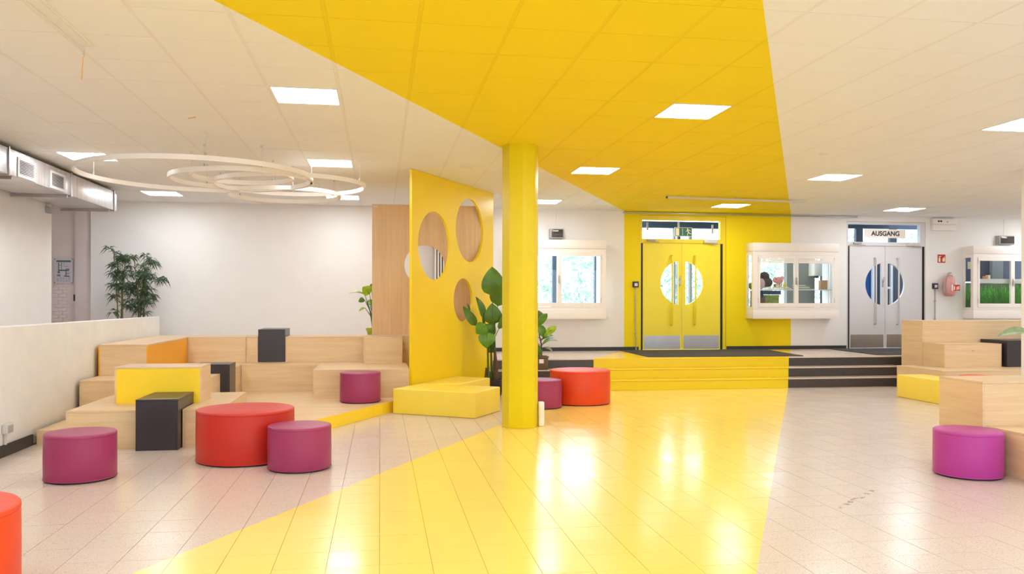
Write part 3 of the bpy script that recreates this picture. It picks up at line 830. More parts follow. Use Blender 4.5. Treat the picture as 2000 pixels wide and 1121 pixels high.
for i, (x, y, r, h) in enumerate(((3.6, 25.2, 1.25, 2.8), (6.5, 26.4, 1.35, 3.2), (9.4, 25.2, 1.25, 2.5), (12.3, 26.4, 1.4, 3.8), (15.3, 26.4, 1.35, 4.4), (18.2, 25.4, 1.3, 4.0), (21.1, 26.4, 1.35, 4.4))):
    bush(x, y, r, h, ['pale shrub seen through the window beside the column', 'rounded shrub seen through left half of yellow door', 'low shrub seen through right half of yellow door', 'tall shrub behind the plush toys of middle showcase',
        'high garden shrub seen through the far middle showcase', 'high shrub seen through transom of grey door', 'outermost shrub behind the grey door vestibule'][i], 40 + i)

# ---------------------------------------------------------------- doormats
tag(MB().prism([(4.93, 16.57), (4.86, 14.52), (7.86, 14.42), (8.13, 16.57)], ZP + .0005, ZP + .012).build('doormat', M['mat']), 'wide charcoal doormat in front of the yellow double door', 'doormat')
tag(MB().prism([(9.61, 16.57), (9.44, 14.52), (12.4, 14.48), (12.5, 16.57)], ZP + .0005, ZP + .012).build('doormat', M['mat']), 'charcoal doormat in front of the grey double door', 'doormat')

# ---------------------------------------------------------------- wall fittings
def fuse_box(x0, x1, z0, z1, label):
    t = thing('fuse_box', label, 'fuse box', ((x0 + x1) / 2, YB, z0), 'fuse boxes above the showcases')
    BX(x0, x1, YB - .13, YB - .001, z0, z1).build('body', M['grey_pl'], t, bevel=.008)
    BX(x0 + .03, x1 - .015, YB - .142, YB - .1305, z0 + .022, z1 - .018).build('cover', M['dark_screen'], t, bevel=.004)
    BX(x0 + .06, x0 + .17, YB - .1445, YB - .1425, z1 - .058, z1 - .038).build('label_strip', M['sign_white'], t)
    MB().tube([((x0 + x1) / 2 + .02, YB - .006, z1), ((x0 + x1) / 2 + .02, YB - .006, ZC - .01)], .006, 6).build('conduit', M['white'], t)
fuse_box(3.427, 3.708, 2.822, 3.020, 'grey fuse box with dark cover above the showcase beside the column')
fuse_box(13.69, 14.07, 2.829, 3.028, 'grey fuse box with dark cover above the aquarium showcase')
def key_switch(x, label, pipe):
    t = thing('wall_switch', label, 'switch', (x, YB, 1.83), 'navy switches beside the doors')
    BX(x - .062, x + .062, YB - .05, YB - .001, 1.828, 1.952).build('body', M['navy'], t, bevel=.006)
    BX(x - .028, x + .034, YB - .055, YB - .0505, 1.855, 1.915).build('key_plate', M['sign_white'], t)
    BX(x - .004, x + .004, YB - .0575, YB - .0552, 1.872, 1.895).build('key_slot', M['sign_red'], t)
    MB().tube([(x + .0, YB - .022, 1.827), (x + .0, YB - .022, .80), (x + .01, YB - .024, .76), (x + .01, YB - .03, ZP + .003)], .011, 8).build('conduit', M['grey_pl'], t)
    for z in (1.55, 1.15, .85): BX(x - .018, x + .018, YB - .036, YB - .001, z, z + .02).build('clip', M['grey_pl'], t)
key_switch(5.272, 'navy key switch with conduit on yellow wall left of yellow door', 1)
key_switch(12.18, 'navy key switch with conduit right of the grey door', 1)
t = thing('emergency_light', 'white emergency light box with two dark lamps by ceiling', 'emergency light', (12.37, YB, 3.13))
BX(12.08, 12.67, YB - .09, YB - .001, 3.262, 3.385).build('body', M['white'], t, bevel=.005)
BX(12.09, 12.66, YB - .085, YB - .001, 3.128, 3.258).build('lower_cover', M['white'], t, bevel=.005)
for x in (12.215, 12.275): MB().disc_y(x, 3.325, .021, YB - .1, YB - .0905).build('lamp', M['black'], t)
MB().disc_y(12.43, 3.315, .016, YB - .098, YB - .0905).build('test_button', M['grey_pl'], t)
def fire_sign(x0, x1, z0, z1, y, parent):
    BX(x0, x1, y - .004, y, z0, z1).build('plate', M['sign_red'], parent)
    w, h = x1 - x0, z1 - z0; q = y - .0055
    m = BX(x0 + .12 * w, x0 + .36 * w, q, q + .001, z0 + .10 * h, z0 + .55 * h)
    m.box(x0 + .17 * w, x0 + .31 * w, q, q + .001, z0 + .58 * h, z0 + .70 * h)
    m.box(x0 + .14 * w, x0 + .46 * w, q, q + .001, z0 + .74 * h, z0 + .80 * h)
    m.build('extinguisher_mark', M['sign_cream'], parent)
    m = MB()
    for k in range(3):
        bx = x0 + .62 * w + .1 * w * k
        m.add([(bx, q, z0 + .12 * h), (bx + .09 * w, q, z0 + .12 * h), (bx + .13 * w, q, z0 + .4 * h), (bx + .05 * w, q, z0 + (.62 + .12 * k) * h), (bx - .02 * w, q, z0 + .35 * h)], [(0, 1, 2, 3, 4)])
    m.build('flame_mark', M['sign_cream'], parent)
t = thing('fire_sign', 'red fire extinguisher sign on white wall above the extinguisher', 'sign', (12.35, YB, 2.41))
fire_sign(12.255, 12.444, 2.412, 2.594, YB - .002, t)
t = thing('fire_extinguisher', 'red fire extinguisher under a cloudy plastic cover on white wall', 'fire extinguisher', (12.45, YB - .09, 1.65))
ec, ey = 12.43, YB - .155
MB().lathe([(.05, 1.66), (.10, 1.68), (.128, 1.74), (.138, 1.86), (.13, 2.0), (.105, 2.08), (.06, 2.125)], ec, ey, 32).build('cover_bag', M['bag'], t, smooth=.9)
MB().lathe([(.055, 2.126), (.06, 2.15), (.035, 2.185), (.012, 2.19)], ec + .02, ey, 20).build('valve_bag', M['lgrey_pl'], t, smooth=.9)
MB().tube([(ec + .02, ey - .03, 2.18), (ec - .06, ey - .05, 2.17), (ec - .125, ey - .05, 2.08), (ec - .150, ey - .05, 1.95), (ec - .150, ey - .05, 1.84), (ec - .135, ey - .04, 1.75)], .016, 8).build('hose', M['grey_pl'], t, smooth=1)
BX(ec - .04, ec + .04, YB - .03, YB - .001, 1.80, 2.05).build('wall_bracket', M['grey_pl'], t)
lbp = BX(12.385, 12.575, YB - .306, YB - .296, 1.785, 1.915).build('instruction_label', M['sign_red'], t)
q = BX(12.372, 12.41, YB - .3075, YB - .3065, 1.78, 1.92); q.build('label_border', M['sign_white'], t)
m = BX(12.425, 12.455, YB - .3085, YB - .3065, 1.80, 1.87); m.box(12.43, 12.45, YB - .3085, YB - .3065, 1.875, 1.895)
for k in range(3): m.box(12.49 + .025 * k, 12.505 + .025 * k, YB - .3085, YB - .3065, 1.80 + .006 * k, 1.87 + .008 * k)
m.build('label_marks', M['sign_cream'], t)
# evacuation plan on the brickwork
t = thing('floor_plan_sign', 'acrylic floor plan board with green header on pale brick wall', 'sign', (-5.9, 16.72, 1.85))
yy = 16.705
BX(-6.076, -5.742, yy, yy + .012, 1.850, 2.330).build('plate', M['plan_plate'], t)
BX(-6.03, -5.775, yy - .002, yy - .0005, 2.255, 2.287).build('header_bar', M['plan_green'], t)
m = MB()
for x0, x1, z0, z1 in ((-6.00, -5.985, 2.08, 2.24), (-5.985, -5.94, 2.19, 2.198), (-5.945, -5.937, 2.10, 2.25), (-5.99, -5.81, 2.085, 2.11), (-5.87, -5.80, 2.115, 2.13), (-5.87, -5.855, 1.99, 2.085), (-5.86, -5.80, 2.03, 2.04), (-5.90, -5.80, 1.98, 2.00), (-6.01, -5.97, 2.045, 2.075), (-5.90, -5.82, 2.17, 2.176), (-5.90, -5.895, 2.17, 2.24), (-5.85, -5.78, 2.055, 2.06)):
    m.box(x0, x1, yy - .002, yy - .0005, z0, z1)
m.build('plan_drawing', M['plan_green'], t)
m = MB()
for k in range(5):
    for c in range(5):
        if R.random() < .8: m.box(-6.02 + c * .05, -6.02 + c * .05 + R.uniform(.02, .04), yy - .002, yy - .0005, 1.885 + k * .018, 1.893 + k * .018)
m.box(-6.02, -5.96, yy - .002, yy - .0005, 1.985, 2.02); m.box(-5.86, -5.79, yy - .002, yy - .0005, 1.975, 1.979)
m.build('legend', M['plan_grey'], t)
for x in (-6.06, -5.758):
    for z in (1.868, 2.312): MB().disc_y(x, z, .008, yy - .006, yy - .0005, 10).build('screw', M['dark_screen'], t)
# socket on the parapet
t = thing('wall_socket', 'grey surface socket with conduit on the parapet wall', 'socket', (-3.62, 8.73, .2))
BX(-3.618, -3.563, 8.66, 8.79, .225, .315).build('body', M['lgrey_pl'], t, bevel=.006)
BX(-3.562, -3.55, 8.672, 8.755, .235, .305).build('cover', M['grey_pl'], t, bevel=.003)
BX(-3.618, -3.585, 8.80, 8.83, .228, .315).build('bracket', M['lgrey_pl'], t)
MB().tube([(-3.60, 8.70, .224), (-3.60, 8.70, .116)], .013, 8).build('conduit', M['lgrey_pl'], t)
t = thing('alarm_box', 'small grey box with conduit at end of left white wall', 'box', (-5.2, 14.0, 2.9))
BX(-5.198, -5.13, 13.93, 14.08, 2.905, 3.00).build('body', M['grey_pl'], t, bevel=.005)
BX(-5.198, -5.18, 13.99, 14.02, 3.001, 3.04).build('conduit', M['white'], t)
# post socket at the column foot
t = thing('socket_post', 'short white socket post at the foot of the yellow column', 'socket', (1.945, 9.88, 0))
BX(1.916, 1.985, 9.86, 9.94, .001, .295).build('body', M['white'], t, bevel=.008)
BX(1.93, 1.972, 9.853, 9.859, .10, .24).build('cover', M['sign_white'], t)

# ---------------------------------------------------------------- duct
t = thing('air_duct', 'galvanised rectangular air duct under ceiling along left wall', 'duct', (-4.8, 12.7, 3.04))
dx0, dx1, dz0, dz1 = -5.12, -4.42, 3.045, 3.362
for a, b in ((Y0 + .1, 6.70), (6.72, 8.69), (8.71, 10.725), (10.755, 12.752), (12.782, 14.70)):
    BX(dx0, dx1, a, b, dz0, dz1).build('segment', M['zinc'], t, bevel=.004)
for y in (6.71, 8.70, 10.74, 12.767, 14.71):
    fix_normals(plate(rect(dx0 - .018, dx1 + .018, dz0 - .018, dz1 + .018), [rect(dx0 + .001, dx1 - .001, dz0 + .001, dz1 - .001)], y - .013, y + .013, lambda u, v, q: (u, q, v)).build('flange', M['steel'], t))
MB().prism([(dx0, 14.725), (dx1 + .004, 14.725), (dx1 + .004, 14.86), (dx1 - .06, 14.93), (dx0, 14.93)], dz0, dz1 - .03).build('end_cap', M['zinc'], t, bevel=.004)
for y0, y1 in ((10.98, 11.51), (12.0, 12.53)):
    g0 = fix_normals(plate(rect(y0, y1, 3.055, 3.295), [rect(y0 + .045, y1 - .045, 3.09, 3.265)], dx1 + .001, dx1 + .014, lambda u, v, q: (q, u, v)).build('grille', M['lgrey_pl'], t))
    BX(dx1 + .001, dx1 + .003, y0 + .046, y1 - .046, 3.091, 3.264).build('grille_back', M['black'], g0)
    for k in range(9):
        z = 3.097 + k * .0188
        MB().add([(dx1 + .004, y0 + .046, z + .009), (dx1 + .004, y1 - .046, z + .009), (dx1 + .013, y1 - .046, z), (dx1 + .013, y0 + .046, z), (dx1 + .004, y0 + .046, z + .011), (dx1 + .004, y1 - .046, z + .011), (dx1 + .013, y1 - .046, z + .002), (dx1 + .013, y0 + .046, z + .002)],
                 [(0, 3, 2, 1), (4, 5, 6, 7), (3, 7, 6, 2), (0, 1, 5, 4)]).build('slat', M['lgrey_pl'], g0)
for y in (10.9, 12.70, 14.55):
    BX(-5.19, dx1 - .02, y - .02, y + .02, dz0 - .042, dz0 - .002).build('hanger_rail', M['steel'], t)
    for x in (-5.15,):
        MB().tube([(x, y, dz0 - .02), (x, y, ZC + .02)], .006, 6).build('hanger_rod', M['steel'], t)

# ---------------------------------------------------------------- ring lamps
def ring_lamp(cx, cy, D, label, angs, z=3.124):
    t = thing('ring_lamp', label, 'pendant lamp', (cx, cy, z), 'white ring lamps hanging over the seating')
    r = D / 2; w, h = .030, .058; seg = 96
    prof = [(r - w, z - h / 2), (r, z - h / 2), (r, z + h / 2), (r - w, z + h / 2)]
    vs = [(cx + q * math.cos(2 * PI * k / seg), cy + q * math.sin(2 * PI * k / seg), zz) for q, zz in prof for k in range(seg)]
    fs = [(i * seg + k, i * seg + (k + 1) % seg, ((i + 1) % 4) * seg + (k + 1) % seg, ((i + 1) % 4) * seg + k) for i in range(4) for k in range(seg)]
    fix_normals(MB().add(vs, fs).build('ring', M['ring'], t, smooth=.7))
    for a in angs:
        a = math.radians(a); x, y = cx + (r - w / 2) * math.cos(a), cy + (r - w / 2) * math.sin(a)
        wr = MB().tube([(x, y, z + h / 2), (x, y, ZC)], .0022, 5).build('wire', M['lgrey_pl'], t)
        MB().lathe([(.012, ZC - .022), (.012, ZC)], x, y, 10).build('ceiling_anchor', M['lgrey_pl'], wr)
        MB().lathe([(.008, z + h / 2), (.008, z + h / 2 + .03)], x, y, 8).build('clamp', M['grey_pl'], wr)
ring_lamp(-2.30, 11.03, 2.86, 'largest white ring lamp hanging nearest the air duct', (-75, 40, 165))
ring_lamp(-1.80, 11.28, 1.82, 'middle white ring lamp inside the largest ring', (-110, 10, 130))
ring_lamp(-1.74, 10.95, 1.27, 'small white ring lamp innermost of the group', (-60, 60, 180), 3.122)
ring_lamp(-1.22, 11.72, 2.04, 'white ring lamp reaching farthest toward the wooden panel', (-20, 95, 215), 3.128)
ring_lamp(-1.42, 12.76, 1.67, 'white ring lamp hanging rearmost and lowest in view', (-90, 30, 150), 3.120)

# ---------------------------------------------------------------- wooden seating blocks
E_ = .0015
def block(x0, x1, y0, y1, z0, z1, label, name='seating_block', front=None, side=None, t_=.019, seams=(), group='wooden seating blocks on the left', seatgrain='x', left_seen=False):
    x0 += E_; x1 -= E_; y0 += E_; y1 -= E_; z0 += .0005
    t = thing(name, label, 'seating block', ((x0 + x1) / 2, (y0 + y1) / 2, z0), group)
    W = M
    top = M['anthracite'] if front == 'dark' else W['wood_' + seatgrain]
    fm = {'dark': M['anthracite'], None: W['wood_x']}.get(front, M.get(front))
    sm = {'dark': M['anthracite'], None: W['wood_y']}.get(side if front != 'dark' else 'dark', M.get(side))
    xs = [x0] + list(seams) + [x1]
    for a, b in zip(xs[:-1], xs[1:]):
        BX(a + (.001 if a != x0 else 0), b - (.001 if b != x1 else 0), y0, y1, z1 - t_, z1).build('top_board', top, t, bevel=.0012, segs=1)
        BX(a + (.001 if a != x0 else 0) + (.0195 if a == x0 else 0), b - (.001 if b != x1 else 0) - (.0195 if b == x1 else 0), y0 + .0005, y0 + .019, z0, z1 - t_ - .001).build('front_board', fm, t, bevel=.001, segs=1)
    BX(x0 + .0005, x0 + .019, y0 + .0005, y1 - .0005, z0, z1 - t_ - .001).build('side_board', sm, t, bevel=.001, segs=1)
    BX(x1 - .019, x1 - .0005, y0 + .0005, y1 - .0005, z0, z1 - t_ - .001).build('side_board', sm, t, bevel=.001, segs=1)
    BX(x0 + .0195, x1 - .0195, y1 - .019, y1 - .0005, z0, z1 - t_ - .001).build('back_board', W['wood_x'], t)
    return t
# low stage with yellow fascia, in three plates
def clip_x(poly, xa, xb):
    def half(p, x, keep):
        o = []
        for i in range(len(p)):
            a, b = p[i], p[(i + 1) % len(p)]
            ia, ib = keep(a[0]), keep(b[0])
            if ia: o.append(a)
            if ia != ib:
                s = (x - a[0]) / (b[0] - a[0]); o.append((x, a[1] + s * (b[1] - a[1])))
        return o
    return half(half(poly, xa, lambda q: q >= xa), xb, lambda q: q <= xb)
stage = [(-3.575, 9.37), (-3.165, 9.37), (-3.165, 10.60), (-1.622, 10.60), (-1.622, 9.22), (-1.02, 9.22), (.375, 11.84), (1.545, 13.80), (1.545, 14.235), (-3.575, 14.235)]
fasc = [((-1.02, 9.22), (.375, 11.84))]
for xa, xb, lb in ((-3.6, -1.10, 'low wooden stage plate at left, edge beside the parapet'), (-1.099, -.09, 'middle low wooden stage plate with yellow slanting edge'), (-.089, 1.7, 'right low wooden stage plate under the purple drum with yellow edge')):
    pg = clip_x(stage, xa, xb)
    t = thing('stage_plate', lb, 'stage', (sum(p[0] for p in pg) / len(pg), sum(p[1] for p in pg) / len(pg), 0), 'low wooden stage plates')
    MB().prism(pg, .131, .150).build('top_board', M['wood_x'], t)
    c = [(p[0] * .999 + sum(q[0] for q in pg) / len(pg) * .001, p[1] * .999 + sum(q[1] for q in pg) / len(pg) * .001) for p in pg]
    MB().prism(c, .001, .1305).build('carcass', M['wood_x'], t)
    (ax, ay), (bx, by) = fasc[0]
    xa2, xb2 = max(ax, xa), min(bx, xb)
    if xb2 - xa2 > .1:
        f = lambda x: ay + (x - ax) / (bx - ax) * (by - ay)
        nx, ny = .878 * .008, -.479 * .008
        MB().prism([(xa2, f(xa2)), (xb2, f(xb2)), (xb2 + nx, f(xb2) + ny), (xa2 + nx, f(xa2) + ny)], .001, .149).build('fascia', M['yellow_lam'], t)
XL = -3.572
# front tier on the floor
block(-3.15, -2.445, 8.97, 10.59, 0, .397, 'front wooden seating block left of the dark box')
block(-2.022, -1.63, 8.97, 10.59, 0, .397, 'narrow front wooden block right of the nearest dark box')
block(-2.443, -2.024, 9.545, 10.59, 0, .397, 'wooden block directly beneath the yellow fronted bench')
block(-2.44, -2.027, 8.82, 9.535, 0, .520, 'dark grey box nearest the viewer, on floor before yellow bench', 'grey_box', 'dark', group='dark grey boxes on the left')
block(-2.855, -1.945, 9.535, 10.03, .397, .797, 'wooden bench block with bright yellow front', 'yellow_bench', 'yellow_lam', None, group=None)
# second tier on the stage
block(XL, -2.09, 10.605, 11.395, .15, .557, 'second tier wooden block by parapet, behind yellow bench')
block(XL, -2.43, 11.395, 11.86, .15, .557, 'second tier wooden block beside the middle dark box')
block(-2.42, -1.968, 11.395, 11.85, .15, .680, 'dark grey box standing behind the yellow bench', 'grey_box', 'dark', group='dark grey boxes on the left')
block(XL, -2.085, 11.86, 12.95, .15, .557, 'second tier wooden block below the amber sided block')
block(XL, -2.075, 12.95, 13.49, .15, .557, 'second tier wooden corner block at the rear')
block(-2.073, -.93, 12.95, 13.49, .15, .557, 'second tier wooden bench along the rear, left of right bench')
block(-.928, .415, 11.84, 13.49, .15, .557, 'wooden bench behind the purple drum beside yellow panel', seams=(-.165,))
# third tier
block(XL, -2.965, 11.28, 13.485, .557, .957, 'top tier wooden block by parapet with amber right side', side='orange_lam')
block(XL, -2.085, 13.492, 14.24, .15, .957, 'top tier rear wooden block at far left corner', seams=(-2.96,))
block(-2.083, -1.905, 13.492, 14.24, .15, .957, 'slim top tier block left of the rear dark box')
block(-1.903, -1.487, 13.487, 14.20, .557, 1.075, 'dark grey box rising from the rear top tier', 'grey_box', 'dark', group='dark grey boxes on the left')
block(-1.485, -.25, 13.492, 14.24, .15, .957, 'top tier rear wooden block right of the rear dark box')
block(-.248, 1.35, 13.492, 13.935, .15, .957, 'top tier rear wooden block under the wooden panel')
block(-.25, .352, 13.0, 13.489, .557, .962, 'small wooden cube block on bench before the wooden panel')

# right-hand seating
grp = 'wooden seating blocks on the right'
block(5.40, 7.4, 6.70, 7.29, 0, .80, 'nearest right wooden block, chest high, behind magenta drum', group=grp)
block(5.43, 7.4, 5.5, 6.69, 0, .40, 'low right wooden block cut by picture edge beside magenta drum', group=grp)
block(9.12, 14.2, 12.18, 13.44, 0, .40, 'wide low wooden base block of the right seating', group=grp)
block(9.63, 10.74, 12.86, 13.44, .40, .804, 'middle right wooden block before the tallest block', group=grp)
block(9.63, 13.5, 13.445, 14.05, 0, 1.195, 'tallest right wooden block in front of the grey door', group=grp)
block(10.785, 11.8, 12.79, 13.44, .40, .862, 'dark grey box on the right seating base', 'grey_box', 'dark', group=None)

# ---------------------------------------------------------------- upholstered pieces
def drum(x, y, z, D, h, mat, label, group):
    t = thing('drum_stool', label, 'stool', (x, y, z), group)
    r = D / 2; q = .016
    arc = lambda r0, z0, r1: [(r0 + r1 * math.sin(a), z0 + r1 * math.cos(a)) for a in (PI / 2, PI / 3, PI / 6, 0)]
    top = MB()
    top.lathe([(r - .0005, h - .028), (r + .0005, h - .022)] + arc(r - q, h - q, q) + [(r * .6, h + .002), (.01, h + .003)], 0, 0, 72, False, True)
    top.build('seat_cover', mat, t, smooth=1.0, rel=False)
    MB().lathe([(r - .004, .016), (r, .022), (r + .001, h * .5), (r - .001, h - .029)], 0, 0, 72, True, False).build('side_cover', mat, t, smooth=1.0, rel=False)
    pip = MB().tube([(r * math.cos(2 * PI * k / 72), r * math.sin(2 * PI * k / 72), .018) for k in range(73)], .0045, 6); pip.build('piping', mat, t, smooth=1.5, rel=False)
    MB().lathe([(r - .015, .0005), (r - .015, .0155)], 0, 0, 48).build('base', M['black'], t, rel=False)
    return t
drum(-2.53, 7.551, 0, .567, .40, M['pink_vinyl'], 'magenta drum stool in front of the left wooden block', 'small magenta drum stools')
drum(-.721, 7.726, 0, .565, .395, M['pink_vinyl'], 'magenta drum stool touching the red drum table', 'small magenta drum stools')
drum(-.263, 11.455, .15, .55, .405, M['pink_vinyl'], 'magenta drum stool on the low wooden stage', 'small magenta drum stools')
drum(2.31, 11.66, 0, .57, .405, M['pink_vinyl'], 'magenta drum stool half hidden behind the yellow column', 'small magenta drum stools')
drum(5.13, 6.543, 0, .557, .40, M['mag_vinyl'], 'bright magenta drum stool at right by the wooden block', 'small magenta drum stools')
drum(-1.275, 8.25, 0, .908, .49, M['red_vinyl'], 'large red drum stool before the low stage', 'large red drum stools')
drum(2.985, 12.11, 0, .907, .50, M['orange_vinyl'], 'large red orange drum stool by the dark steps', 'large red drum stools')
drum(-2.25, 4.45, 0, .90, .49, M['orange_vinyl'], 'large orange drum stool cut by left picture edge', 'large red drum stools')
drum(9.03, 11.26, 0, .57, .405, M['orange_vinyl'], 'orange drum stool mostly hidden behind nearest right wooden block', None)

P0 = Vector((.45, 11.85)); PD = Vector((1.52, 2.46)).normalized(); PN = Vector((PD.y, -PD.x))
def pl(t, n): v = P0 + PD * t + PN * n; return (v.x, v.y)
def cushion(poly, z0, z1, label, seam_z):
    o = MB().prism(poly, z0, z1).build('seat_cushion', M['yellow_vinyl'], bevel=.014, segs=3)
    tag(o, label, 'cushion'); return o
cushion([pl(-.63, .065), pl(-.63, 1.30), pl(.185, 1.30), pl(.185, .065)], .001, .34, 'yellow floor cushion block in front of the perforated panel', .02)
cushion([pl(.19, .035), pl(.19, .62), pl(1.36, .62), pl(1.36, .035)], .001, .34, 'long yellow cushion lying along the perforated yellow panel', .02)
cushion([(8.25, 10.80), (8.72, 10.80), (8.72, 12.15), (8.25, 12.15)], .001, .36, 'yellow cushion block before the right seating base', .02)

# ---------------------------------------------------------------- panels
pn = plate(rect(0, 2.87, .001, ZC - .004), [circ(.69, 2.36, .515), circ(1.92, 2.69, .52), circ(1.68, 1.545, .352)], 0, -.04, lambda u, v, a: (P0.x + PD.x * u + PN.x * a, P0.y + PD.y * u + PN.y * a, v))
t = thing('perforated_panel', 'tall yellow divider panel with three round holes', 'partition', (P0.x, P0.y, 0))
fix_normals(pn.build('board', M['yellow_board'], t))
wp = plate(rect(-.132, 1.695, .959, 3.148), [circ(.742, 2.134, .337)], 13.95, 13.985, lambda u, v, a: (u, a, v))
t = thing('wooden_panel', 'upright wooden panel with a round hole behind yellow panel', 'partition', (.7, 13.95, .96))
fix_normals(wp.build('board', M['wood_panel'], t))
BX(-.115, -.045, 13.944, 13.949, 3.09, 3.125).build('label_plate', M['lgrey_pl'], t)
t = thing('slatted_screen', 'white upright slats on dark backing seen through wooden panel hole', 'screen', (1.2, 16.5, ZP))
BX(1.08, 1.66, 16.54, 16.56, ZP + .002, 2.95).build('backing', M['ink'], t)
for k in range(9):
    x = 1.075 + k * .056
    BX(x, x + .036 - .0016 * k, 16.47, 16.539, ZP + .002, 2.95).build('slat', M['white'], t)

# ---------------------------------------------------------------- plants
def leaf_obj(base, tip, width, mat, parent, droop=0.0, nrm=None, fold=.25, name='leaf', tipw=1.0, n=8, peak=.42):
    """one broad leaf blade with a midrib fold"""
    b, t_ = Vector(base), Vector(tip); d = t_ - b; L = d.length
    up = Vector(nrm) if nrm is not None else Vector((0, 0, 1))
    side = d.cross(up)
    if side.length < 1e-4: side = d.cross(Vector((0, -1, .2)))
    side.normalize(); nr = side.cross(d).normalized()
    vs, fs = [], []
    for i in range(n + 1):
        s = i / n
        w = width * (math.sin(PI * s ** (math.log(.5) / math.log(peak))) ** .75 if 0 < s < 1 else 0.02)
        c = b + d * s - Vector((0, 0, 1)) * droop * L * s * s + nr * .12 * L * math.sin(PI * s)
        wav = .03 * width * math.sin(7 * s)
        vs += [c - side * w + nr * (fold * w + wav), c - side * w * .5 + nr * fold * w * .4, c, c + side * w * .5 + nr * fold * w * .4, c + side * w + nr * (fold * w - wav)]
    for i in range(n):
        for k in range(4):
            a = i * 5 + k; fs.append((a, a + 1, a + 6, a + 5))
    o = MB().add(vs, fs).build(name, mat, parent, smooth=1.2)
    mb = MB().tube([b + d * (i / n) - Vector((0, 0, 1)) * droop * L * (i / n) ** 2 + nr * (.12 * L * math.sin(PI * i / n) - .002) for i in range(n + 1)], [.006 * (1 - .8 * i / n) for i in range(n + 1)], 5)
    mb.build('midrib', M['stalk'], o)
    return o
# bird of paradise plant between panel and column
bx, by = 1.77, 13.17
t = thing('strelitzia_plant', 'tall plant with big paddle leaves between yellow panel and column', 'plant', (bx, by, 0))
MB().lathe([(.12, .001), (.145, .03), (.16, .26), (.15, .27), (.14, .24)], bx + .03, by, 28).build('pot', M['pot_black'], t, smooth=.8)
MB().lathe([(.138, .235), (.01, .24)], bx + .03, by, 20, False, True).build('soil', M['soil'], t)
F = -CY * 0
def at(px, py, Y):
    """metres from the sketch of the plant, taken in the plant's own upright plane"""
    u = (px - 1000) / 1608; d = Y / (CY - u * SY)
    return Vector((d * (SY + u * CY), Y, 1.515 + (590 - py) / 1608 * d))
stems = [((-.06, -.02), (935, 690), (948, 700)), ((.0, .03), (950, 690), (953, 700)), ((.06, 0), (962, 640), (960, 720))]
for (ox, oy), a_, b_ in stems:
    MB().tube([(bx + ox + .02, by + oy, .24), (bx + ox + .01, by + oy, .55), (bx + ox, by + oy, .95)], [.024, .018, .012], 8).build('stem', M['stalk'], t, smooth=1)
MB().tube([(bx + .07, by - .02, .24), (bx + .075, by - .02, .45), (bx + .06, by - .02, .74)], [.05, .042, .018], 8).build('dry_sheath', M['bark'], t, smooth=1)
MB().tube([(bx - .08, by - .01, .24), (bx - .08, by - .01, .46)], [.035, .012], 7).build('dry_sheath', M['bark'], t, smooth=1)
LV = [((962, 578), (961, 521), .19, 'leaf_dark', (0, -1, .1), -.05), ((972, 598), (983, 544), .155, 'leaf_dark', (-.3, -1, .1), .05), ((930, 636), (904, 598), .075, 'leaf_dark', (-.4, -1, .5), .0),
      ((945, 622), (929, 579), .07, 'leaf_dark', (.5, -1, .2), .02), ((944, 634), (939, 600), .05, 'leaf_dark', (.8, -1, .1), .03), ((962, 634), (961, 592), .15, 'leaf_dark', (.1, -1, .0), .06), ((974, 643), (983, 608), .07, 'leaf_dark', (.6, -1, .1), .05),
      ((950, 636), (930, 652), .12, 'leaf_mid', (-.2, -1, .6), -.08), ((952, 650), (966, 633), .115, 'leaf_mid', (.2, -1, .6), .08), ((951, 648), (950, 680), .14, 'leaf_mid', (0, -1, .5), -.12), ((958, 668), (962, 683), .07, 'leaf_dark', (.2, -1, .3), .1), ((916, 612), (912, 592), .03, 'leaf_dark', (.9, -1, .1), .1)]
for (b_, tp, w, mt, nr, dy) in LV:
    B, Tp = at(b_[0], b_[1], by + dy), at(tp[0], tp[1], by + dy)
    leaf_obj(B, Tp, w, M[mt], t, nrm=nr, fold=.14, peak=.36)
    root = Vector((bx + R.uniform(-.05, .07), by + R.uniform(-.03, .03), .70))
    mid = (root * .45 + B * .55); mid.x = (root.x * .7 + B.x * .3)
    MB().tube([root, mid, B], [.010, .008, .006], 6).build('leaf_stalk', M['stalk'], t, smooth=1.2)
# fiddle leaf fig on the step behind the column
fx, fy, fz = 2.77, 14.125, .34
t = thing('fiddle_leaf_fig', 'fiddle leaf fig in brown pot on dark step behind column', 'plant', (fx, fy, fz))
MB().prism([(fx - .115, fy - .115), (fx + .115, fy - .115), (fx + .115, fy + .115), (fx - .115, fy + .115)], fz + .001, fz + .205).build('pot', M['pot_brown'], t, bevel=.012)
BX(fx - .125, fx + .125, fy - .125, fy + .125, fz + .206, fz + .235).build('pot_rim', M['pot_brown'], t, bevel=.006)
BX(fx - .112, fx + .112, fy - .112, fy + .112, fz + .2355, fz + .238).build('soil', M['soil'], t)
BX(fx - .045, fx + .035, fy - .1185, fy - .1165, fz + .115, fz + .185).build('price_tag', M['sign_white'], t)
MB().tube([(fx + .02, fy, fz + .23), (fx + .02, fy, fz + .42), (fx - .02, fy, fz + .60), (fx - .05, fy, fz + .95)], [.012, .011, .010, .006], 7).build('trunk', M['bark'], t, smooth=1)
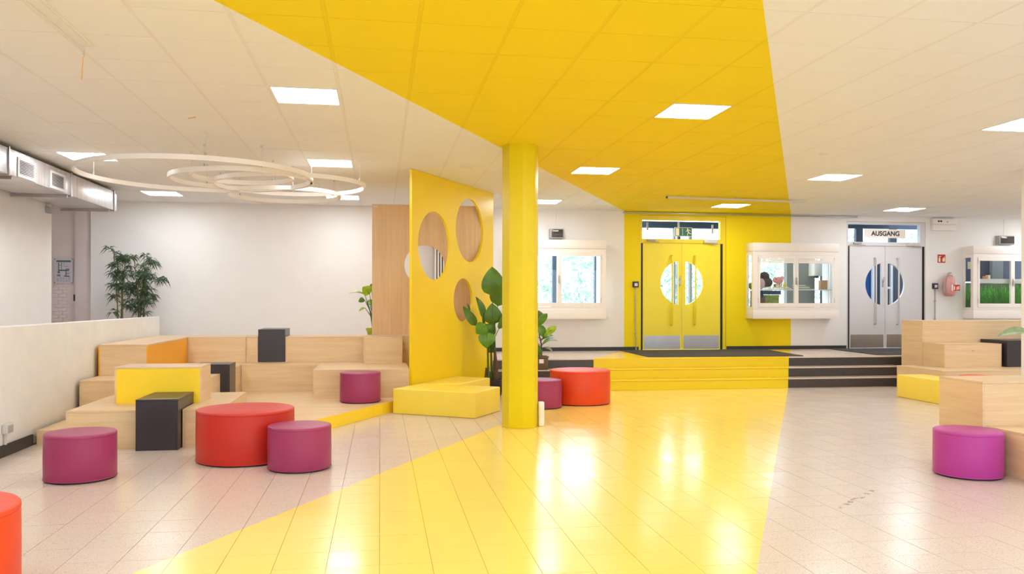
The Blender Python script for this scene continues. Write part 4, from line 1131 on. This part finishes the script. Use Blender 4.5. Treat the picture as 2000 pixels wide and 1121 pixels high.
for b_, tp, w, mt, nr, dy in (((1050, 640), (1069, 612), .075, 'leaf_mid', (-.5, -1, .4), .0), ((1054, 636), (1052, 606), .08, 'leaf_dark', (.1, -1, .2), .05), ((1062, 660), (1056, 634), .075, 'leaf_mid', (-.3, -1, .3), -.05), ((1063, 658), (1087, 637), .07, 'leaf_lime', (.1, -.8, .7), -.08), ((1058, 664), (1081, 655), .05, 'leaf_dark', (0, -.5, 1), .02),
        ((1060, 670), (1083, 660), .045, 'leaf_mid', (0, -.4, 1), -.06), ((1058, 674), (1090, 665), .05, 'leaf_dark', (0, -.15, 1), .04), ((1062, 678), (1080, 687), .045, 'leaf_grey', (.3, -.5, .8), -.03), ((1050, 672), (1048, 697), .09, 'leaf_dark', (0, -1, .1), -.05), ((1048, 655), (1036, 640), .08, 'leaf_dark', (0, -1, .3), .05), ((1046, 668), (1030, 668), .08, 'leaf_mid', (0, -.5, .8), 0)):
    B, Tp = at(b_[0], b_[1], fy + dy), at(tp[0], tp[1], fy + dy)
    leaf_obj(B, Tp, w, M[mt], t, nrm=nr, fold=.2, peak=.58)
    zt = min(fz + .9, max(fz + .35, B.z - .05)); s = (zt - fz - .4) / .5
    MB().tube([(fx + .0 - .05 * s, fy, zt), B], [.006, .004], 5).build('leaf_stalk', M['bark'], t)
# lime potted plant on the rear tier
px_, py_, pz = -.125, 14.118, .957
t = thing('elephant_ear_plant', 'small plant with lime leaves in lime green pot on rear tier', 'plant', (px_, py_, pz))
MB().lathe([(.08, pz + .001), (.095, pz + .07), (.108, pz + .072), (.112, pz + .115), (.10, pz + .115), (.095, pz + .10)], px_, py_, 28).build('pot', M['pot_lime'], t, smooth=.7)
MB().lathe([(.094, pz + .098), (.01, pz + .102)], px_, py_, 20, False, True).build('soil', M['soil'], t)
for b_, tp, w, mt, nr, dy in (((722, 575), (708, 561), .11, 'leaf_lime', (.2, -1, .5), .03), ((712, 575), (680, 574), .05, 'leaf_lime', (0, -.25, 1), .03), ((712, 586), (700, 590), .055, 'leaf_dark', (-.3, -1, .6), -.04), ((716, 590), (735, 596), .06, 'leaf_lime', (.1, -.7, .8), .08), ((713, 602), (701, 609), .035, 'leaf_lime', (-.2, -.6, .8), -.03), ((720, 588), (726, 596), .05, 'leaf_mid', (.2, -1, .5), .09), ((726, 570), (742, 556), .1, 'leaf_mid', (0, -1, .4), .09)):
    B, Tp = at(b_[0], b_[1], py_ + dy), at(tp[0], tp[1], py_ + dy)
    leaf_obj(B, Tp, w, M[mt], t, nrm=nr, fold=.2, peak=.35)
    r0 = Vector((px_ + R.uniform(-.02, .05), py_ + R.uniform(-.03, .03), pz + .10))
    MB().tube([r0, r0 * .45 + B * .55 + Vector((.015, 0, .03)), B], [.013, .008, .004], 6).build('leaf_stalk', M['stalk'], t, smooth=1.2)
# bamboo plants behind the parapet
def bamboo(x, y, label, seed, canes, side=0.0):
    q = random.Random(seed); z0 = ZP
    t = thing('potted_bamboo', label, 'plant', (x, y, z0), 'potted bamboos behind the parapet')
    MB().lathe([(.15, z0 + .001), (.19, z0 + .30), (.17, z0 + .30), (.165, z0 + .26)], x, y, 24).build('pot', M['pot_black'], t, smooth=.8)
    MB().lathe([(.164, z0 + .255), (.01, z0 + .26)], x, y, 20, False, True).build('soil', M['soil'], t)
    tops = []
    for k in range(canes):
        ax, ay = x + q.uniform(-.09, .09), y + q.uniform(-.06, .06); lx, ly = q.uniform(-.12, .12), q.uniform(-.10, .06)
        h = q.uniform(1.55, 1.92)
        pts = [Vector((ax + lx * s * s, ay + ly * s, z0 + .25 + (h - .25) * s)) for s in (0, .25, .5, .75, 1)]
        MB().tube(pts, [.013, .013, .011, .009, .005], 6).build('cane', M['cane'], t, smooth=1)
        tops.append(pts)
    tw = MB(); lf = MB()
    def spray(c, dirv, n, L):
        tw.tube([c, c + dirv * .5 + Vector((0, 0, .03)), c + dirv], .004, 4)
        for i in range(n):
            s = q.uniform(.45, 1.05); b = c + dirv * s + Vector((0, 0, .03 * math.sin(PI * min(s, 1))))
            a = q.uniform(0, 2 * PI); d = Vector((math.cos(a), math.sin(a) * .8, q.uniform(-.9, .5))).normalized() * L * q.uniform(.7, 1.2)
            sd = d.cross(Vector((q.uniform(-.5, .5), -1, .3))).normalized() * L * .062
            m1, m2 = b + d * .45 + Vector((0, 0, .015)), b + d + Vector((0, 0, -.35 * L))
            lf.add([b, m1 - sd, m1 + sd, m2], [(0, 1, 3, 2)])
            lf.add([m1 - sd, m1 + sd, m2], [(0, 2, 1)])
    for pts in tops:
        for k in range(9):
            s = q.uniform(.34, 1.0) if k else 1.0
            i = min(3, int(s * 4)); c = pts[i].lerp(pts[i + 1], s * 4 - i)
            a = q.uniform(0, 2 * PI); spray(c, Vector((math.cos(a) * .17, math.sin(a) * .12, q.uniform(-.04, .10))), 16, .145)
    if side:
        c = tops[0][3] + Vector((0, 0, -.05)); spray(c, Vector((side, -.05, .10)), 44, .17)
        c = tops[-1][2]; spray(c, Vector((side * .45, -.05, .12)), 20, .14)
    stuff(tw.build('twigs', M['cane'], t)); stuff(lf.build('foliage', M['bamboo_leaf'], t))
bamboo(-4.72, 16.02, 'potted bamboo nearer the corner, behind the white parapet', 5, 4)
bamboo(-4.30, 16.05, 'potted bamboo with a branch reaching right, behind parapet', 11, 5, .36)
# plant at the right edge, standing on the near block
rx, ry, rz = 6.55, 7.02, .80
t = thing('potted_plant', 'potted plant on right block, one grey green leaf in view', 'plant', (rx, ry, rz))
MB().lathe([(.10, rz + .001), (.13, rz + .22), (.12, rz + .22), (.115, rz + .19)], rx, ry, 24).build('pot', M['pot_brown'], t, smooth=.8)
MB().lathe([(.114, rz + .185), (.01, rz + .19)], rx, ry, 20, False, True).build('soil', M['soil'], t)
for tp, w in (((5.80, 7.0, 1.20), .06), ((6.9, 7.1, 1.35), .06), ((6.6, 6.8, 1.5), .06), ((6.75, 7.25, 1.42), .06)):
    tp = Vector(tp); b_ = Vector((rx, ry, rz + .19)).lerp(tp, .45) + Vector((0, 0, .13))
    leaf_obj(b_, tp, w, M['leaf_grey'], t, nrm=(0, -.6, 1), fold=.2)
    MB().tube([(rx, ry, rz + .185), b_ * .5 + Vector((rx, ry, rz + .3)) * .5, b_], .006, 6).build('leaf_stalk', M['stalk'], t, smooth=1)

# ---------------------------------------------------------------- ceiling fittings
t = thing('ceiling_rail', 'slim grey rail under yellow ceiling near the yellow door', 'rail', (6.4, 14.1, 3.37))
mb = MB().add([(5.04, 14.02, 3.372), (7.82, 14.21, 3.372), (7.82, 14.26, 3.372), (5.04, 14.07, 3.372), (5.04, 14.02, 3.40), (7.82, 14.21, 3.40), (7.82, 14.26, 3.40), (5.04, 14.07, 3.40)], [(3, 2, 1, 0), (4, 5, 6, 7), (0, 1, 5, 4), (1, 2, 6, 5), (2, 3, 7, 6), (3, 0, 4, 7)])
mb.build('profile', M['lgrey_pl'], t)
for x in (5.4, 6.4, 7.5): BX(x - .02, x + .02, 14.05 + (x - 5.04) * .068, 14.09 + (x - 5.04) * .068 - .01, 3.4005, ZC + .002).build('bracket', M['lgrey_pl'], t)
BX(5.03, 5.05, 14.02, 14.07, 3.365, 3.405).build('end_stop', M['dark_screen'], t)
t = thing('ceiling_track', 'beige track box running along ceiling at upper left', 'rail', (-2.15, 4.5, 3.40))
BX(-2.205, -2.10, 2.0, 6.53, 3.402, ZC + .002).build('profile', M['ceil'], t, bevel=.003)
BX(-2.203, -2.19, 2.0, 6.53, 3.396, 3.4015).build('lip', M['ceil_bar'], t); BX(-2.115, -2.102, 2.0, 6.53, 3.396, 3.4015).build('lip', M['ceil_bar'], t)
t = thing('ceiling_hook', 'metal hook with a hanging orange string at end of track', 'hook', (-2.163, 6.50, 3.38))
MB().tube([(-2.163, 6.50, 3.3955), (-2.163, 6.50, 3.355), (-2.155, 6.495, 3.342), (-2.172, 6.49, 3.335)], [.009, .009, .006, .004], 6).build('hook', M['lgrey_pl'], t)
MB().tube([(-2.163, 6.495, 3.345), (-2.155, 6.49, 3.325), (-2.163, 6.49, 3.31), (-2.168, 6.49, 3.22), (-2.172, 6.49, 3.145)], .0028, 5).build('string', M['orange_cord'], t)
tag(MB().tube([(-1.975, 8.99, ZC - .004), (-1.88, 8.90, ZC - .004)], .0035, 5).build('string_scrap', M['orange_cord']), 'scrap of orange string stuck to the white ceiling', 'string')
for x, y, r, lb in ((1.208, 11.566, .10, 'flush round ceiling speaker left of the yellow column'), (5.589, 9.757, .06, 'small round ceiling detector in the right white ceiling'), (8.727, 11.598, .11, 'flush round ceiling speaker in right white ceiling')):
    tag(MB().lathe([(r, ZC - .008), (r, ZC + .001)], x, y, 32).build('ceiling_speaker', M['ceil_bar'], smooth=.6), lb, 'speaker', 'round fittings in the ceiling')
bpy.context.view_layer.update()
